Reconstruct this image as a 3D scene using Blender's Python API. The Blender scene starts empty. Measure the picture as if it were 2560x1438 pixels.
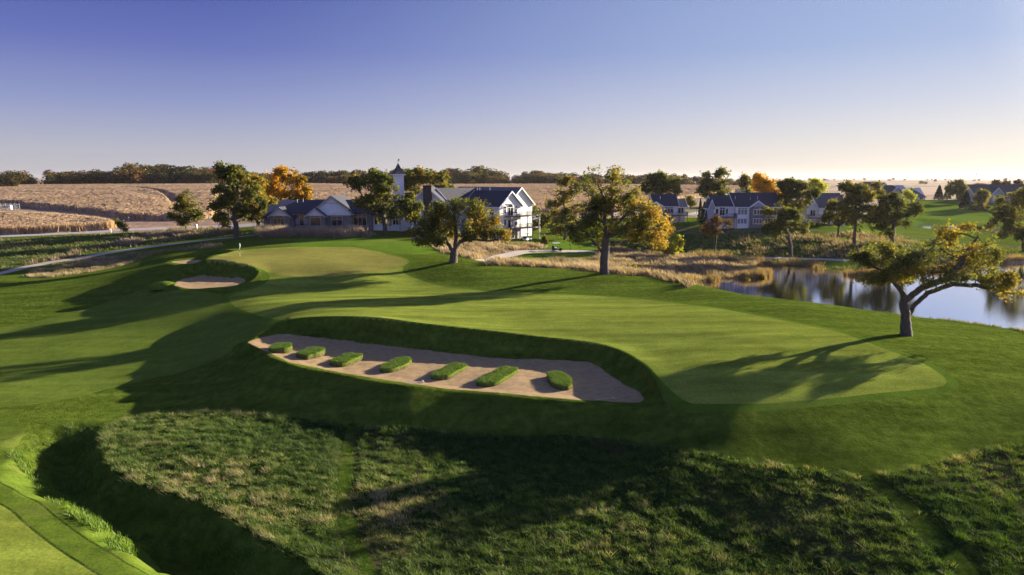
import bpy, bmesh, math, random
import numpy as np
from mathutils import Vector
C = bpy.context.scene.collection
# ---------------------------------------------------------------- camera, sky, sun, exposure
F = 1828.0; PITCH = math.radians(8.46); CAMZ = 16.0
CP, SP = math.cos(PITCH), math.sin(PITCH)
cd = bpy.data.cameras.new('camera'); cam = bpy.data.objects.new('camera', cd); C.objects.link(cam)
cd.sensor_width = 36.0; cd.lens = 36.0 * F / 2560.0; cd.clip_start = 0.5; cd.clip_end = 30000
cam.location = (0, 0, CAMZ); cam.rotation_euler = (math.pi / 2 - PITCH, 0, 0)
bpy.context.scene.camera = cam
SUN_EL = 13.5
AZ = math.atan2(0.65, 1.0)            # direction to the sun: (cos AZ, sin AZ)
el = math.radians(SUN_EL)
sdir = Vector((math.cos(AZ) * math.cos(el), math.sin(AZ) * math.cos(el), math.sin(el)))
W = bpy.data.worlds.new('World'); bpy.context.scene.world = W; W.use_nodes = True
wn = W.node_tree.nodes; wl = W.node_tree.links; wn.clear()
sky = wn.new('ShaderNodeTexSky'); sky.sky_type = 'NISHITA'; sky.sun_disc = False
sky.sun_elevation = el; sky.sun_rotation = math.pi / 2 - AZ
sky.altitude = 300; sky.air_density = 1.0; sky.dust_density = 0.6; sky.ozone_density = 2.6
bg = wn.new('ShaderNodeBackground'); bg.inputs['Strength'].default_value = 0.05
wo = wn.new('ShaderNodeOutputWorld')
tc = wn.new('ShaderNodeTexCoord'); sx = wn.new('ShaderNodeSeparateXYZ'); wl.new(tc.outputs['Generated'], sx.inputs[0])
def wramp(stops):
    r = wn.new('ShaderNodeValToRGB'); e = r.color_ramp.elements
    while len(e) < len(stops): e.new(0.5)
    for i, (p, c) in enumerate(stops): e[i].position = p; e[i].color = (*[((v / 255 + 0.055) / 1.055) ** 2.4 for v in c], 1)
    wl.new(sx.outputs['Z'], r.inputs[0]); return r
away = wramp([(0.0, (196, 192, 200)), (0.035, (186, 186, 204)), (0.09, (148, 154, 204)), (0.16, (102, 110, 188)), (0.24, (68, 80, 168)), (0.36, (80, 96, 170)), (0.7, (100, 114, 174))])
near = wramp([(0.0, (240, 229, 220)), (0.035, (232, 224, 222)), (0.09, (206, 208, 226)), (0.16, (168, 184, 224)), (0.24, (160, 178, 222)), (0.36, (184, 195, 226)), (0.7, (100, 114, 174))])
dt = wn.new('ShaderNodeVectorMath'); dt.operation = 'DOT_PRODUCT'; dt.inputs[1].default_value = (math.cos(AZ), math.sin(AZ), 0)
wl.new(tc.outputs['Generated'], dt.inputs[0])
mr = wn.new('ShaderNodeMapRange'); mr.interpolation_type = 'SMOOTHSTEP'; mr.inputs[1].default_value = 0.15; mr.inputs[2].default_value = 0.98
wl.new(dt.outputs['Value'], mr.inputs[0])
gm = wn.new('ShaderNodeMix'); gm.data_type = 'RGBA'; wl.new(mr.outputs[0], gm.inputs[0]); wl.new(away.outputs[0], gm.inputs[6]); wl.new(near.outputs[0], gm.inputs[7])
g2 = wn.new('ShaderNodeMix'); g2.data_type = 'RGBA'; g2.blend_type = 'MULTIPLY'; g2.inputs[0].default_value = 1.0; wl.new(gm.outputs[2], g2.inputs[6]); g2.inputs[7].default_value = (4.9, 4.9, 4.9, 1)
d3 = wn.new('ShaderNodeVectorMath'); d3.operation = 'DOT_PRODUCT'; d3.inputs[1].default_value = tuple(sdir); wl.new(tc.outputs['Generated'], d3.inputs[0])
gl_ = wn.new('ShaderNodeMapRange'); gl_.interpolation_type = 'SMOOTHSTEP'; gl_.inputs[1].default_value = 0.90; gl_.inputs[2].default_value = 1.0; gl_.inputs[3].default_value = 0.0; gl_.inputs[4].default_value = 1.0; wl.new(d3.outputs['Value'], gl_.inputs[0])
g4 = wn.new('ShaderNodeMix'); g4.data_type = 'RGBA'; wl.new(gl_.outputs[0], g4.inputs[0]); wl.new(g2.outputs[2], g4.inputs[6]); g4.inputs[7].default_value = (6.2, 5.8, 5.4, 1)
bk = wn.new('ShaderNodeMapRange'); bk.interpolation_type = 'SMOOTHSTEP'; wl.new(sx.outputs['Y'], bk.inputs[0])  # added fill: unseen sky behind the camera brightened to lift shaded facades
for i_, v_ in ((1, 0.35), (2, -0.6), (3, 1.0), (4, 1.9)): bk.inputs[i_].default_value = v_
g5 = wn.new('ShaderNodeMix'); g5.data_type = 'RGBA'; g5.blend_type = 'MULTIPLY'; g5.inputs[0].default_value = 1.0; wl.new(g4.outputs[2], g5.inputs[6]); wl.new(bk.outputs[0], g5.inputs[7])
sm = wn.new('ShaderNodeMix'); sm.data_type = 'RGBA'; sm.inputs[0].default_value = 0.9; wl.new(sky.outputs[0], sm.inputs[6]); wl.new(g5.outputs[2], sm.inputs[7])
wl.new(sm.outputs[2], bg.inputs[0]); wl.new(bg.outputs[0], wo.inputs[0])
sl = bpy.data.lights.new('sun', 'SUN'); sl.energy = 5.0; sl.angle = math.radians(0.5); sl.color = (1.0, 0.86, 0.66)
so = bpy.data.objects.new('sun', sl); C.objects.link(so); so.rotation_euler = (-sdir).to_track_quat('-Z', 'Y').to_euler()
vs = bpy.context.scene.view_settings
vs.view_transform = 'Standard'; vs.look = 'None'; vs.exposure = 1.92; vs.gamma = 1.0; vs.use_curve_mapping = False
cy = bpy.context.scene.cycles
cy.max_bounces = 6; cy.diffuse_bounces = 2; cy.glossy_bounces = 3; cy.transmission_bounces = 4; cy.transparent_max_bounces = 8; cy.volume_bounces = 0
cy.use_denoising = True

# ---------------------------------------------------------------- small helpers
def ray(px, py):
    a = (px - 1280.0) / F; b = (719.0 - py) / F
    return a, CP + b * SP, b * CP - SP          # x, y, z for unit depth
def atY(px, py, Y):                            # the point of a pixel's ray at distance Y
    x, y, z = ray(px, py); t = Y / y
    return x * t, Y, CAMZ + z * t
def atZ(px, py, Z):
    x, y, z = ray(px, py); t = (Z - CAMZ) / z
    return x * t, y * t, Z

def tagp(o, label=None, cat=None, group=None, kind=None):
    if label: o['label'] = label
    if cat: o['category'] = cat
    if group: o['group'] = group
    if kind: o['kind'] = kind
    return o
def empty(name, loc, rz=0):
    o = bpy.data.objects.new(name, None); C.objects.link(o); o.location = loc; o.rotation_euler = (0, 0, rz)
    o.empty_display_size = 0.3
    return o
def mesh_np(name, V, Q, smooth=False):
    """V (n,3); Q (m,k) same-size polygons"""
    V = np.ascontiguousarray(V, dtype=np.float32); Q = np.ascontiguousarray(Q, dtype=np.int32)
    me = bpy.data.meshes.new(name); k = Q.shape[1]
    me.vertices.add(len(V)); me.vertices.foreach_set('co', V.ravel())
    me.loops.add(Q.size); me.loops.foreach_set('vertex_index', Q.ravel())
    me.polygons.add(len(Q)); me.polygons.foreach_set('loop_start', np.arange(0, Q.size, k, dtype=np.int32))
    me.polygons.foreach_set('loop_total', np.full(len(Q), k, dtype=np.int32))
    if smooth: me.polygons.foreach_set('use_smooth', np.ones(len(Q), dtype=bool))
    me.update(calc_edges=True)
    return me
def obj_np(name, V, Q, mat, parent=None, smooth=False, attr=None):
    me = mesh_np(name, V, Q, smooth); me.materials.append(mat)
    if attr is not None:
        a = me.attributes.new('tone', 'FLOAT', 'POINT'); a.data.foreach_set('value', np.asarray(attr, dtype=np.float32))
    o = bpy.data.objects.new(name, me); C.objects.link(o)
    if parent: o.parent = parent
    return o

# ---------------------------------------------------------------- materials
def mat_new(name):
    m = bpy.data.materials.new(name); m.use_nodes = True; n = m.node_tree.nodes; n.clear()
    return m, n, m.node_tree.links
def c4(c): return (c[0], c[1], c[2], 1)
def noise_node(n, l, co, scale, detail=4, rough=0.6, stretch=None, rot=0.0, dist=0.0):
    t = n.new('ShaderNodeTexNoise'); t.inputs['Scale'].default_value = scale; t.inputs['Detail'].default_value = detail
    t.inputs['Roughness'].default_value = rough; t.inputs['Distortion'].default_value = dist
    if stretch:
        mp = n.new('ShaderNodeMapping'); mp.inputs['Scale'].default_value = stretch; mp.inputs['Rotation'].default_value = (0, 0, rot)
        l.new(co, mp.inputs[0]); l.new(mp.outputs[0], t.inputs['Vector'])
    else: l.new(co, t.inputs['Vector'])
    return t.outputs['Fac']
def ramp(n, l, fac, stops):
    r = n.new('ShaderNodeValToRGB'); e = r.color_ramp.elements
    while len(e) < len(stops): e.new(0.5)
    for i, (p, c) in enumerate(stops): e[i].position = p; e[i].color = c4(c) if len(c) == 3 else c
    l.new(fac, r.inputs[0]); return r.outputs[0]
def mixc(n, l, fac, a, b, mode='MIX'):
    m = n.new('ShaderNodeMix'); m.data_type = 'RGBA'; m.blend_type = mode
    for s, v in ((0, fac), (6, a), (7, b)):
        if isinstance(v, (int, float)): m.inputs[s].default_value = v
        elif isinstance(v, tuple): m.inputs[s].default_value = c4(v)
        else: l.new(v, m.inputs[s])
    return m.outputs[2]
def pos(n):
    return n.new('ShaderNodeNewGeometry').outputs['Position']
def grass_mat(name, dark, light, alt, s1=0.12, s2=1.6, s3=9.0, streak=None, rot=0.0, bump=0.5, bdist=0.05, bs=6.0, altpos=(0.52, 0.68), rough=0.9, streak_amt=0.5, br=0.7):
    m, n, l = mat_new(name); co = pos(n)
    big = noise_node(n, l, co, s1, 3, 0.55, streak, rot) if streak else noise_node(n, l, co, s1, 3)
    mid = noise_node(n, l, co, s2, 5, 0.65)
    fine = noise_node(n, l, co, s3, 4, 0.7)
    base = mixc(n, l, ramp(n, l, mid, [(0.36, (0, 0, 0)), (0.64, (1, 1, 1))]), dark, light)
    base = mixc(n, l, ramp(n, l, big, [(altpos[0], (0, 0, 0)), (altpos[1], (1, 1, 1))]), base, alt)
    f2 = ramp(n, l, fine, [(0.3, (0.72, 0.72, 0.72)), (0.7, (1.28, 1.28, 1.28))])
    base = mixc(n, l, 1.0, base, f2, 'MULTIPLY')
    if streak:
        st = noise_node(n, l, co, 1.0, 3, 0.6, (streak[0] * 3, streak[1] * 3, 1), rot)
        f3 = ramp(n, l, st, [(0.3, (1 - streak_amt * .4,) * 3), (0.7, (1 + streak_amt * .4,) * 3)])
        base = mixc(n, l, 1.0, base, f3, 'MULTIPLY')
    b = n.new('ShaderNodeBsdfPrincipled'); l.new(base, b.inputs['Base Color']); b.inputs['Roughness'].default_value = rough
    b.inputs['Specular IOR Level'].default_value = 0.0
    b.inputs['Sheen Weight'].default_value = 0.0; b.inputs['Sheen Roughness'].default_value = 0.5; b.inputs['Sheen Tint'].default_value = c4([min(1, v * 5) for v in light])
    bu = n.new('ShaderNodeBump'); bu.inputs['Strength'].default_value = bump; bu.inputs['Distance'].default_value = bdist
    bn = noise_node(n, l, co, bs, 6, br); l.new(bn, bu.inputs['Height']); l.new(bu.outputs[0], b.inputs['Normal'])
    o = n.new('ShaderNodeOutputMaterial'); l.new(b.outputs[0], o.inputs[0])
    return m
def plain_mat(name, col, rough=0.8, var=0.15, scale=2.0, bump=0.0, bs=20.0, metallic=0.0, spec=0.3):
    m, n, l = mat_new(name); co = pos(n)
    f = ramp(n, l, noise_node(n, l, co, scale, 5), [(0.3, (1 - var,) * 3), (0.7, (1 + var,) * 3)])
    b = n.new('ShaderNodeBsdfPrincipled'); l.new(mixc(n, l, 1.0, tuple(col), f, 'MULTIPLY'), b.inputs['Base Color'])
    b.inputs['Roughness'].default_value = rough; b.inputs['Metallic'].default_value = metallic; b.inputs['Specular IOR Level'].default_value = spec
    if bump:
        bu = n.new('ShaderNodeBump'); bu.inputs['Strength'].default_value = bump; bu.inputs['Distance'].default_value = 0.03
        l.new(noise_node(n, l, co, bs, 4), bu.inputs['Height']); l.new(bu.outputs[0], b.inputs['Normal'])
    o = n.new('ShaderNodeOutputMaterial'); l.new(b.outputs[0], o.inputs[0])
    return m
def leaf_mat(name, stops, trans=0.4, spread=0.0):
    """colour by a per-leaf tone"""
    m, n, l = mat_new(name)
    at = n.new('ShaderNodeAttribute'); at.attribute_name = 'tone'
    col = ramp(n, l, at.outputs['Fac'], stops)
    oi = n.new('ShaderNodeObjectInfo')
    hs = n.new('ShaderNodeHueSaturation'); l.new(col, hs.inputs['Color'])
    if spread:
        mr = n.new('ShaderNodeMapRange'); mr.inputs[3].default_value = 0.5 - spread; mr.inputs[4].default_value = 0.5 + spread * .6
        l.new(oi.outputs['Random'], mr.inputs[0]); l.new(mr.outputs[0], hs.inputs['Hue'])
        mv = n.new('ShaderNodeMath'); mv.operation = 'MULTIPLY'; mv.inputs[1].default_value = 7.13
        fr = n.new('ShaderNodeMath'); fr.operation = 'FRACT'; l.new(oi.outputs['Random'], mv.inputs[0]); l.new(mv.outputs[0], fr.inputs[0])
        mr2 = n.new('ShaderNodeMapRange'); mr2.inputs[3].default_value = 0.65; mr2.inputs[4].default_value = 1.25
        l.new(fr.outputs[0], mr2.inputs[0]); l.new(mr2.outputs[0], hs.inputs['Value'])
    d = n.new('ShaderNodeBsdfDiffuse'); t = n.new('ShaderNodeBsdfTranslucent'); g = n.new('ShaderNodeBsdfGlossy')
    g.inputs['Roughness'].default_value = 0.55; g.inputs['Color'].default_value = (0.8, 0.8, 0.75, 1)
    l.new(hs.outputs[0], d.inputs[0])
    tc = mixc(n, l, 1.0, hs.outputs[0], (1.25, 1.2, 0.6), 'MULTIPLY'); l.new(tc, t.inputs[0])
    mx = n.new('ShaderNodeMixShader'); mx.inputs[0].default_value = trans; l.new(d.outputs[0], mx.inputs[1]); l.new(t.outputs[0], mx.inputs[2])
    m2 = n.new('ShaderNodeMixShader'); m2.inputs[0].default_value = 0.025; l.new(mx.outputs[0], m2.inputs[1]); l.new(g.outputs[0], m2.inputs[2])
    o = n.new('ShaderNodeOutputMaterial'); l.new(m2.outputs[0], o.inputs[0])
    return m

# ---------------------------------------------------------------- numpy noise and polygons
def _hash(i, j, s):
    i = i.astype(np.int64); j = j.astype(np.int64)
    n = (i * 374761393 + j * 668265263 + s * 1442695041) & 0xffffffff
    n = ((n ^ (n >> 13)) * 1274126177) & 0xffffffff
    return ((n ^ (n >> 16)) & 0xffff) / 65535.0
def vnoise(x, y, s=0):
    i = np.floor(x); j = np.floor(y); u = x - i; v = y - j; u = u * u * (3 - 2 * u); v = v * v * (3 - 2 * v)
    return ((_hash(i, j, s) * (1 - u) + _hash(i + 1, j, s) * u) * (1 - v) + (_hash(i, j + 1, s) * (1 - u) + _hash(i + 1, j + 1, s) * u) * v) * 2 - 1
def fbm(x, y, s=0, o=4):
    r = 0; a = 1.0
    for k in range(o): r = r + a * vnoise(x * 2 ** k, y * 2 ** k, s + k * 17); a *= 0.5
    return r
def sdf(poly, x, y, far=1e3):
    """signed distance, negative inside"""
    poly = np.asarray(poly)[:, :2]; x = np.asarray(x, float); y = np.asarray(y, float); shp = x.shape; x = x.ravel(); y = y.ravel()
    out = np.full(x.shape, far)
    m = 60.0; x0, y0 = poly.min(0) - m; x1, y1 = poly.max(0) + m
    idx = np.where((x > x0) & (x < x1) & (y > y0) & (y < y1))[0]
    X = x[idx]; Y = y[idx]; d = np.full(X.shape, 1e18); ins = np.zeros(X.shape, bool)
    n = len(poly)
    for i in range(n):
        a = poly[i]; b = poly[(i + 1) % n]; e = b - a; wx = X - a[0]; wy = Y - a[1]
        t = np.clip((wx * e[0] + wy * e[1]) / max(e @ e, 1e-12), 0, 1)
        d = np.minimum(d, (wx - e[0] * t) ** 2 + (wy - e[1] * t) ** 2)
        if (a[1] > b[1]) != (b[1] > a[1]) or True:
            c = ((a[1] > Y) != (b[1] > Y))
            if abs(b[1] - a[1]) > 1e-12:
                ins ^= c & (X < (b[0] - a[0]) * (Y - a[1]) / (b[1] - a[1]) + a[0])
    out[idx] = np.sqrt(d) * np.where(ins, -1, 1)
    return out.reshape(shp)
def linedist(pl, x, y):
    pl = np.asarray(pl)[:, :2]; d = np.full(x.shape, 1e18)
    for i in range(len(pl) - 1):
        a = pl[i]; e = pl[i + 1] - a; wx = x - a[0]; wy = y - a[1]
        t = np.clip((wx * e[0] + wy * e[1]) / (e @ e), 0, 1)
        d = np.minimum(d, (wx - e[0] * t) ** 2 + (wy - e[1] * t) ** 2)
    return np.sqrt(d)
def smooth_poly(p, n=6, closed=True):
    """Catmull-Rom through the points"""
    p = np.asarray(p, float); N = len(p); out = []
    for i in range(N if closed else N - 1):
        g = lambda k: p[k % N] if closed else p[min(max(k, 0), N - 1)]
        a, b, c, d = g(i - 1), g(i), g(i + 1), g(i + 2)
        for k in range(n):
            t = k / n
            out.append(0.5 * ((2 * b) + (c - a) * t + (2 * a - 5 * b + 4 * c - d) * t * t + (3 * b - a - 3 * c + d) * t ** 3))
    if not closed: out.append(p[-1])
    return np.array(out)
def ss(a, b, x):
    t = np.clip((x - a) / (b - a), 0, 1); return t * t * (3 - 2 * t)

# ---------------------------------------------------------------- terrain
CTRL = [  # pixel x, pixel y, height
 (0,1438,-3.0),(0,1300,-3.1),(-400,1438,-2.6),(-400,1200,-3.4),(120,1160,-3.6),(0,1120,-3.9),(300,1330,-3.5),(450,1438,-3.7),(200,1240,-3.5),(700,1640,-3.8),
 (520,1330,-4.0),(700,1440,-4.2),(150,1080,-4.3),(200,1150,-4.1),(340,1250,-3.9),
 (310,1110,-4.0),(500,1100,-3.8),(440,1180,-3.9),(650,1280,-4.2),(800,1150,-4.1),(900,1400,-4.6),(1300,1200,-4.2),(1300,1438,-5.0),(1800,1300,-4.6),(1700,1180,-3.3),(2100,1438,-4.9),(2560,1438,-4.3),(2500,1200,-3.5),(3000,1400,-4),
 (1300,1010,-2.2),(1000,975,-2.0),(1000,1015,-2.7),(700,918,-1.5),(700,965,-2.7),(1500,1020,-2.1),(560,940,-3.3),(600,1020,-3.9),(300,1000,-4.3),(0,1020,-4.3),(900,1070,-4.1),(1500,1095,-3.7),(1300,1090,-3.9),(1100,1080,-4.0),(1700,1060,-2.1),(1900,1080,-1.9),(1650,1035,-2.0),
 (2000,1170,-3.0),(2400,1130,-2.9),(2560,1000,-1.4),(2300,1060,-1.8),(2900,1000,-1.5),
 (2360,955,-0.6),(2000,1000,-0.8),(1750,1005,-.8),(1700,930,-.1),(2100,900,.1),(2265,838,.2),(1900,820,.4),(1500,800,0.1),(1300,770,-.2),(1300,835,-.2),(1450,856,-.4),(1600,900,-.6),(1050,805,.3),(1000,780,.2),(850,790,.5),(950,797,.6),
 (1600,735,.0),(1800,755,.2),(2000,790,.4),(2180,830,.4),(1500,738,-.2),(1150,725,-.6),(1280,730,-.4),(1050,705,-.6),
 (1510,685,.6),(1250,665,1.0),(1135,655,1.5),(1050,665,1.0),(1620,695,.6),(1750,718,.5),(2000,772,.6),
 (1700,705,.35),(1900,747,.25),(2100,790,.2),(2300,830,0),(2450,858,-.3),(2560,880,-.6),(2800,930,-1.2),
 (600,640,2),(800,625,2.2),(950,640,1.6),(700,660,1.5),(700,695,.2),(900,690,.3),(800,715,-.7),(540,640,2.1),(575,652,2.2),(655,690,.3),(980,700,-.3),
 (560,755,-1.4),(500,731,-.6),(600,724,-.5),(420,728,-.8),(400,735,-1.7),(200,700,-2.5),(0,730,-3.2),(0,800,-3.9),(300,780,-2.9),(0,900,-4.1),(250,850,-3.6),(430,830,-3.3),(200,950,-4.2),(520,850,-3.0),(-400,900,-4.3),(-400,700,-4),
 (730,800,-.2),(640,830,-1.0),(720,760,-.3),(600,790,-1.3),
 (0,683,-3.5),(200,650,-2.6),(400,615,-.9),(590,592,1.0),(400,650,-1.2),(300,670,-2.8),
 (0,590,0),(300,575,.6),(530,566,1.2),(150,620,-1.2),(-500,590,0),
 (800,580,2.6),(930,582,2.6),(660,585,2.2),(1050,600,2.2),(1000,615,2.1),(1090,622,1.6),(900,600,2.4),
 (1300,600,.2),(1400,605,-.5),(1450,640,-1.6),(1230,648,-.6),(1150,632,.6),(1350,658,-1.6),(1150,600,1.6),
 (1600,660,-2.2),(1750,650,-2.8),(1870,680,-3.3),(1600,615,-1.5),(1700,600,-1),(1540,600,-.8),
 (1900,668,-3.4),(1850,630,-2.8),(1850,590,.4),(1880,562,2.6),(1700,560,2.3),(2060,566,2.4),(2135,612,-.5),(2245,608,-.6),(2090,590,.3),(2000,640,-3),(2100,660,-3.4),(1960,605,-.6),
 (2330,592,-1.6),(2340,565,-2.2),(2400,540,-.6),(2400,505,4),(2480,502,4.4),(2250,510,4),(2560,560,-1.5),(2560,600,-2.6),(2900,600,-2.5),(2900,540,-.5),(2480,620,-3),
 (1750,500,5),(1400,500,5),(1400,480,7),(1400,462,9),(250,555,1.0),(0,545,1.0),(0,515,2.2),(400,530,1.8),(300,490,5.2),(0,462,8.5),(500,462,9),(800,464,8.6),(1100,464,8.4),(1750,468,7.5),(2000,470,6),(2300,458,7),(2560,456,7.5),(-600,462,8),(3200,458,7),
 (0,452,8),(800,451,9.5),(1600,451,9.5),(2300,450.5,9),(2560,450.5,9),(3200,451,9),(-600,451,9),(700,545,2.8),(1000,540,2.8),(1250,540,2.2),(1100,510,5),(700,500,4.8)
]
cw = np.array([atZ(*c) for c in CTRL])
extra = [(60,-30,-2),(-60,-30,-3),(0,-60,-3),(120,10,-2),(-120,10,-4),(0,8,-5.5),(12,14,-5),(-12,14,-4.4)]
cw = np.vstack([cw, np.array(extra, float)])
def _uv(x, y):
    r = np.sqrt(x * x + (y + 6) ** 2) + 4
    th = np.arctan2(x, y + 6)
    return th, 0.9 * np.log(r)
cu, cv = _uv(cw[:, 0], cw[:, 1])
def _k(d2): return 0.5 * d2 * np.log(d2 + 1e-12)
NCT = len(cw); K = _k((cu[:, None] - cu) ** 2 + (cv[:, None] - cv) ** 2) + np.eye(NCT) * 2e-4
Pm = np.c_[np.ones(NCT), cu, cv]
A = np.block([[K, Pm], [Pm.T, np.zeros((3, 3))]])
sol = np.linalg.solve(A, np.r_[cw[:, 2], 0, 0, 0])
def h0(x, y):
    x = np.asarray(x, float); y = np.asarray(y, float); shp = x.shape; x = x.ravel(); y = y.ravel()
    out = np.empty(x.shape)
    for s in range(0, len(x), 40000):
        u, v = _uv(x[s:s + 40000], y[s:s + 40000])
        d2 = (u[:, None] - cu) ** 2 + (v[:, None] - cv) ** 2
        out[s:s + 40000] = _k(d2) @ sol[:NCT] + sol[NCT] + sol[NCT + 1] * u + sol[NCT + 2] * v
    r = np.hypot(x, y); far = ss(1600, 3000, r)
    th = np.abs(np.arctan2(x, y)); back = ss(math.radians(62), math.radians(100), th)
    out = out * (1 - far) + (8.6 + 1.2 * fbm(x / 900, y / 900, 5, 2)) * far
    out = out * (1 - back) + (-3.5 + 9 * ss(200, 1500, r)) * back
    return out.reshape(shp)
def cast(pts, h):
    """pixels -> points where their rays meet the height field"""
    pts = np.asarray(pts, float); res = []
    t = np.exp(np.linspace(math.log(14), math.log(6000), 500))
    rx, ry, rz = ray(pts[:, 0], pts[:, 1])
    X = rx[:, None] * t; Y = ry * 1.0; Y = Y[:, None] * t; Z = CAMZ + rz[:, None] * t
    below = Z < h(X, Y); i = np.argmax(below, 1); i[~below.any(1)] = len(t) - 1
    lo = t[np.maximum(i - 1, 0)]; hi = t[i]
    for _ in range(18):
        mid = (lo + hi) / 2; b = CAMZ + rz * mid < h(rx * mid, ry * mid)
        hi = np.where(b, mid, hi); lo = np.where(b, lo, mid)
    return np.c_[rx * hi, ry * hi, CAMZ + rz * hi]

# pond
WATER = -4.0
POND = np.array([atZ(x, y, WATER)[:2] for x, y in [(1712,716),(1760,706),(1850,698),(1912,692),(1935,680),(1905,668),(1960,668),(2060,676),(2120,688),(2200,690),(2300,684),(2400,672),(2480,660),(2600,652),(2900,648),(3200,700),(3200,970),(2800,915),(2560,868),(2290,838),(2100,812),(1900,772),(1790,742)]])
POND = smooth_poly(POND, 4)
POND2 = smooth_poly(np.array([atZ(x, y, -2.4)[:2] for x, y in [(2230,566),(2290,560),(2370,562),(2460,566),(2560,572),(2700,580),(2560,584),(2420,574),(2300,571)]]), 4)
# bunkers: (outline of the bank in pixels+height, outline of the sand in pixels, sand height)
def pxz(pts, z): return smooth_poly(np.array([atZ(x, y, z)[:2] for x, y in pts]), 5)
SAND1 = [(597,868),(640,851),(700,838),(780,846),(900,860),(1060,876),(1230,894),(1400,901),(1478,908),(1520,935),(1562,962),(1600,983),(1604,1003),(1560,1006),(1400,1001),(1200,983),(1000,955),(850,928),(730,906),(650,888),(610,878)]
LIP1 = [(580,872),(620,850),(670,822),(730,802),(820,796),(900,796),(1050,813),(1200,828),(1350,846),(1460,858),(1530,873),(1590,905),(1630,945),(1655,985),(1650,1015),(1560,1013),(1400,1007),(1200,989),(1000,961),(850,934),(730,912),(650,894),(600,880)]
SAND2 = [(432,716),(450,700),(490,688),(545,692),(600,696),(612,704),(575,716),(500,722),(440,722)]
LIP2 = [(398,722),(400,702),(440,690),(480,668),(520,656),(570,659),(620,668),(642,680),(640,692),(620,706),(580,720),(500,726),(440,727)]
SAND3 = [(428,655),(450,652),(500,650),(508,657),(490,661),(455,660)]
LIP3 = [(360,648),(385,636),(440,626),(510,622),(565,627),(580,632),(540,640),(515,650),(512,660),(490,664),(440,664),(395,656)]
def castl(pts): return smooth_poly(cast(pts, h0)[:, :2], 5)
BUNK = [(castl(LIP1), smooth_poly(np.array([atZ(x, y, float(np.interp(x, [600,760,900],[-1.2,-1.6,-2.0])))[:2] for x, y in SAND1]), 5), -2.0, 1.0), (castl(LIP2), pxz(SAND2, -.4), -.4, 1.0), (castl(LIP3), pxz(SAND3, -.1), -.1, 1.0)]
ISL = [  # grassy islands in the long bunker: end, end, half width (px)
 ((690,872),(712,858),2.0),((754,886),(800,869),1.9),((838,905),(890,884),2.0),((962,921),(1020,893),1.9),((1090,940),(1155,908),1.8),((1210,955),(1280,918),1.9),((1412,962),(1385,928),1.9)]
MOUND = atZ(408,716,-1.9)
DEDGE = castl([(330,1040),(262,1075),(256,1110),(275,1165),(340,1212),(500,1262),(640,1345),(780,1430),(930,1640)])[:-5]
NAT0 = castl([(256,1105),(265,1072),(330,1045),(430,1031),(750,1045),(1100,1080),(1300,1300),(1300,1700),(1100,1900),(930,1640),(780,1430),(640,1345),(500,1262),(340,1212),(275,1165)])
def hfull(x, y):
    x = np.asarray(x, float); y = np.asarray(y, float)
    z = h0(x, y)
    # pond banks
    for poly, lev, w in ((POND, WATER, 13.0), (POND2, -2.4, 4.0)):
        d = sdf(poly, x, y, 1e3)
        t = 1 - ss(-1.0, np.where(w > 10, 6.5 + 6.5 * ss(84, 104, y), w), d)
        z = z * (1 - t) + np.minimum(z, lev - 0.6) * t
    # gentle roll and roughness
    dd = linedist(DEDGE, x, y); out_ = sdf(NAT0, x, y) > 0
    dn = dd + .9 * fbm(x / 4.5, y / 4.5, 77, 3)
    z = z - (1 - ss(53, 60, y)) * np.where(out_, (2.1 + .25 * fbm(x / 2, y / 2, 78, 3)) * ss(0, 2.2, dd) * (1 - ss(2.6, 6.2, dn)), -.25 * (1 - ss(0, 2.5, dd)))
    r = np.hypot(x, y)
    z = z + 0.10 * fbm(x / 9, y / 9, 3, 2) * ss(20, 40, r) * (1 - ss(300, 600, r))
    for lip, sand, lev, g in BUNK:
        dl = sdf(lip, x, y); dsn = np.maximum(sdf(sand, x, y), dl + (1.3 if lev != -2.0 else .9))
        a = np.maximum(-dl, 0); b = np.maximum(dsn, 0)
        t = np.where(dl < 0, a / (a + b + 1e-6), 0)
        t = 1 - (1 - t) ** 1.5 * 1.0
        t = np.where(dl < 0, t, 0)
        if lev == -2.0: lev = np.interp(x, [-28, -21, -16], [-1.2, -1.6, -2.0])
        fl = lev + 0.05 * fbm(x / 2.5, y / 2.5, 9, 3) - 0.10 * ss(0, 1.5, -dsn)
        z = z * (1 - t) + fl * t
        z = z + 0.22 * np.exp(-(dl / 1.6) ** 2) * (dl > -1.6) * (z > lev + 1.0)
    return z
# ---------------------------------------------------------------- ground materials
M = {}
M['rough'] = grass_mat('rough_turf', (0.050, 0.080, 0.010), (0.092, 0.132, 0.018), (0.125, 0.150, 0.025), 0.05, 1.3, 7.0, (0.02, 0.16, 1), 0.35, bump=1.0, bdist=0.30, bs=2.2, br=.78, streak_amt=0.7)
M['green'] = grass_mat('putting_turf', (0.125, 0.165, 0.025), (0.165, 0.200, 0.032), (0.190, 0.202, 0.042), 0.04, 0.5, 5.0, (0.015, 0.13, 1), 0.25, bump=0.5, bdist=0.08, bs=1.8, streak_amt=0.8, br=.75)
M['tan'] = grass_mat('dry_putting_turf', (0.155, 0.160, 0.036), (0.195, 0.183, 0.046), (0.135, 0.160, 0.028), 0.04, 0.5, 5.0, (0.015, 0.10, 1), 0.25, bump=0.20, bdist=0.03, bs=6.0, streak_amt=0.25)
M['fringe'] = grass_mat('fringe_turf', (0.060, 0.105, 0.012), (0.080, 0.130, 0.016), (0.095, 0.14, 0.022), 0.06, 0.8, 6.0, bump=0.4, bdist=0.05)
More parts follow.
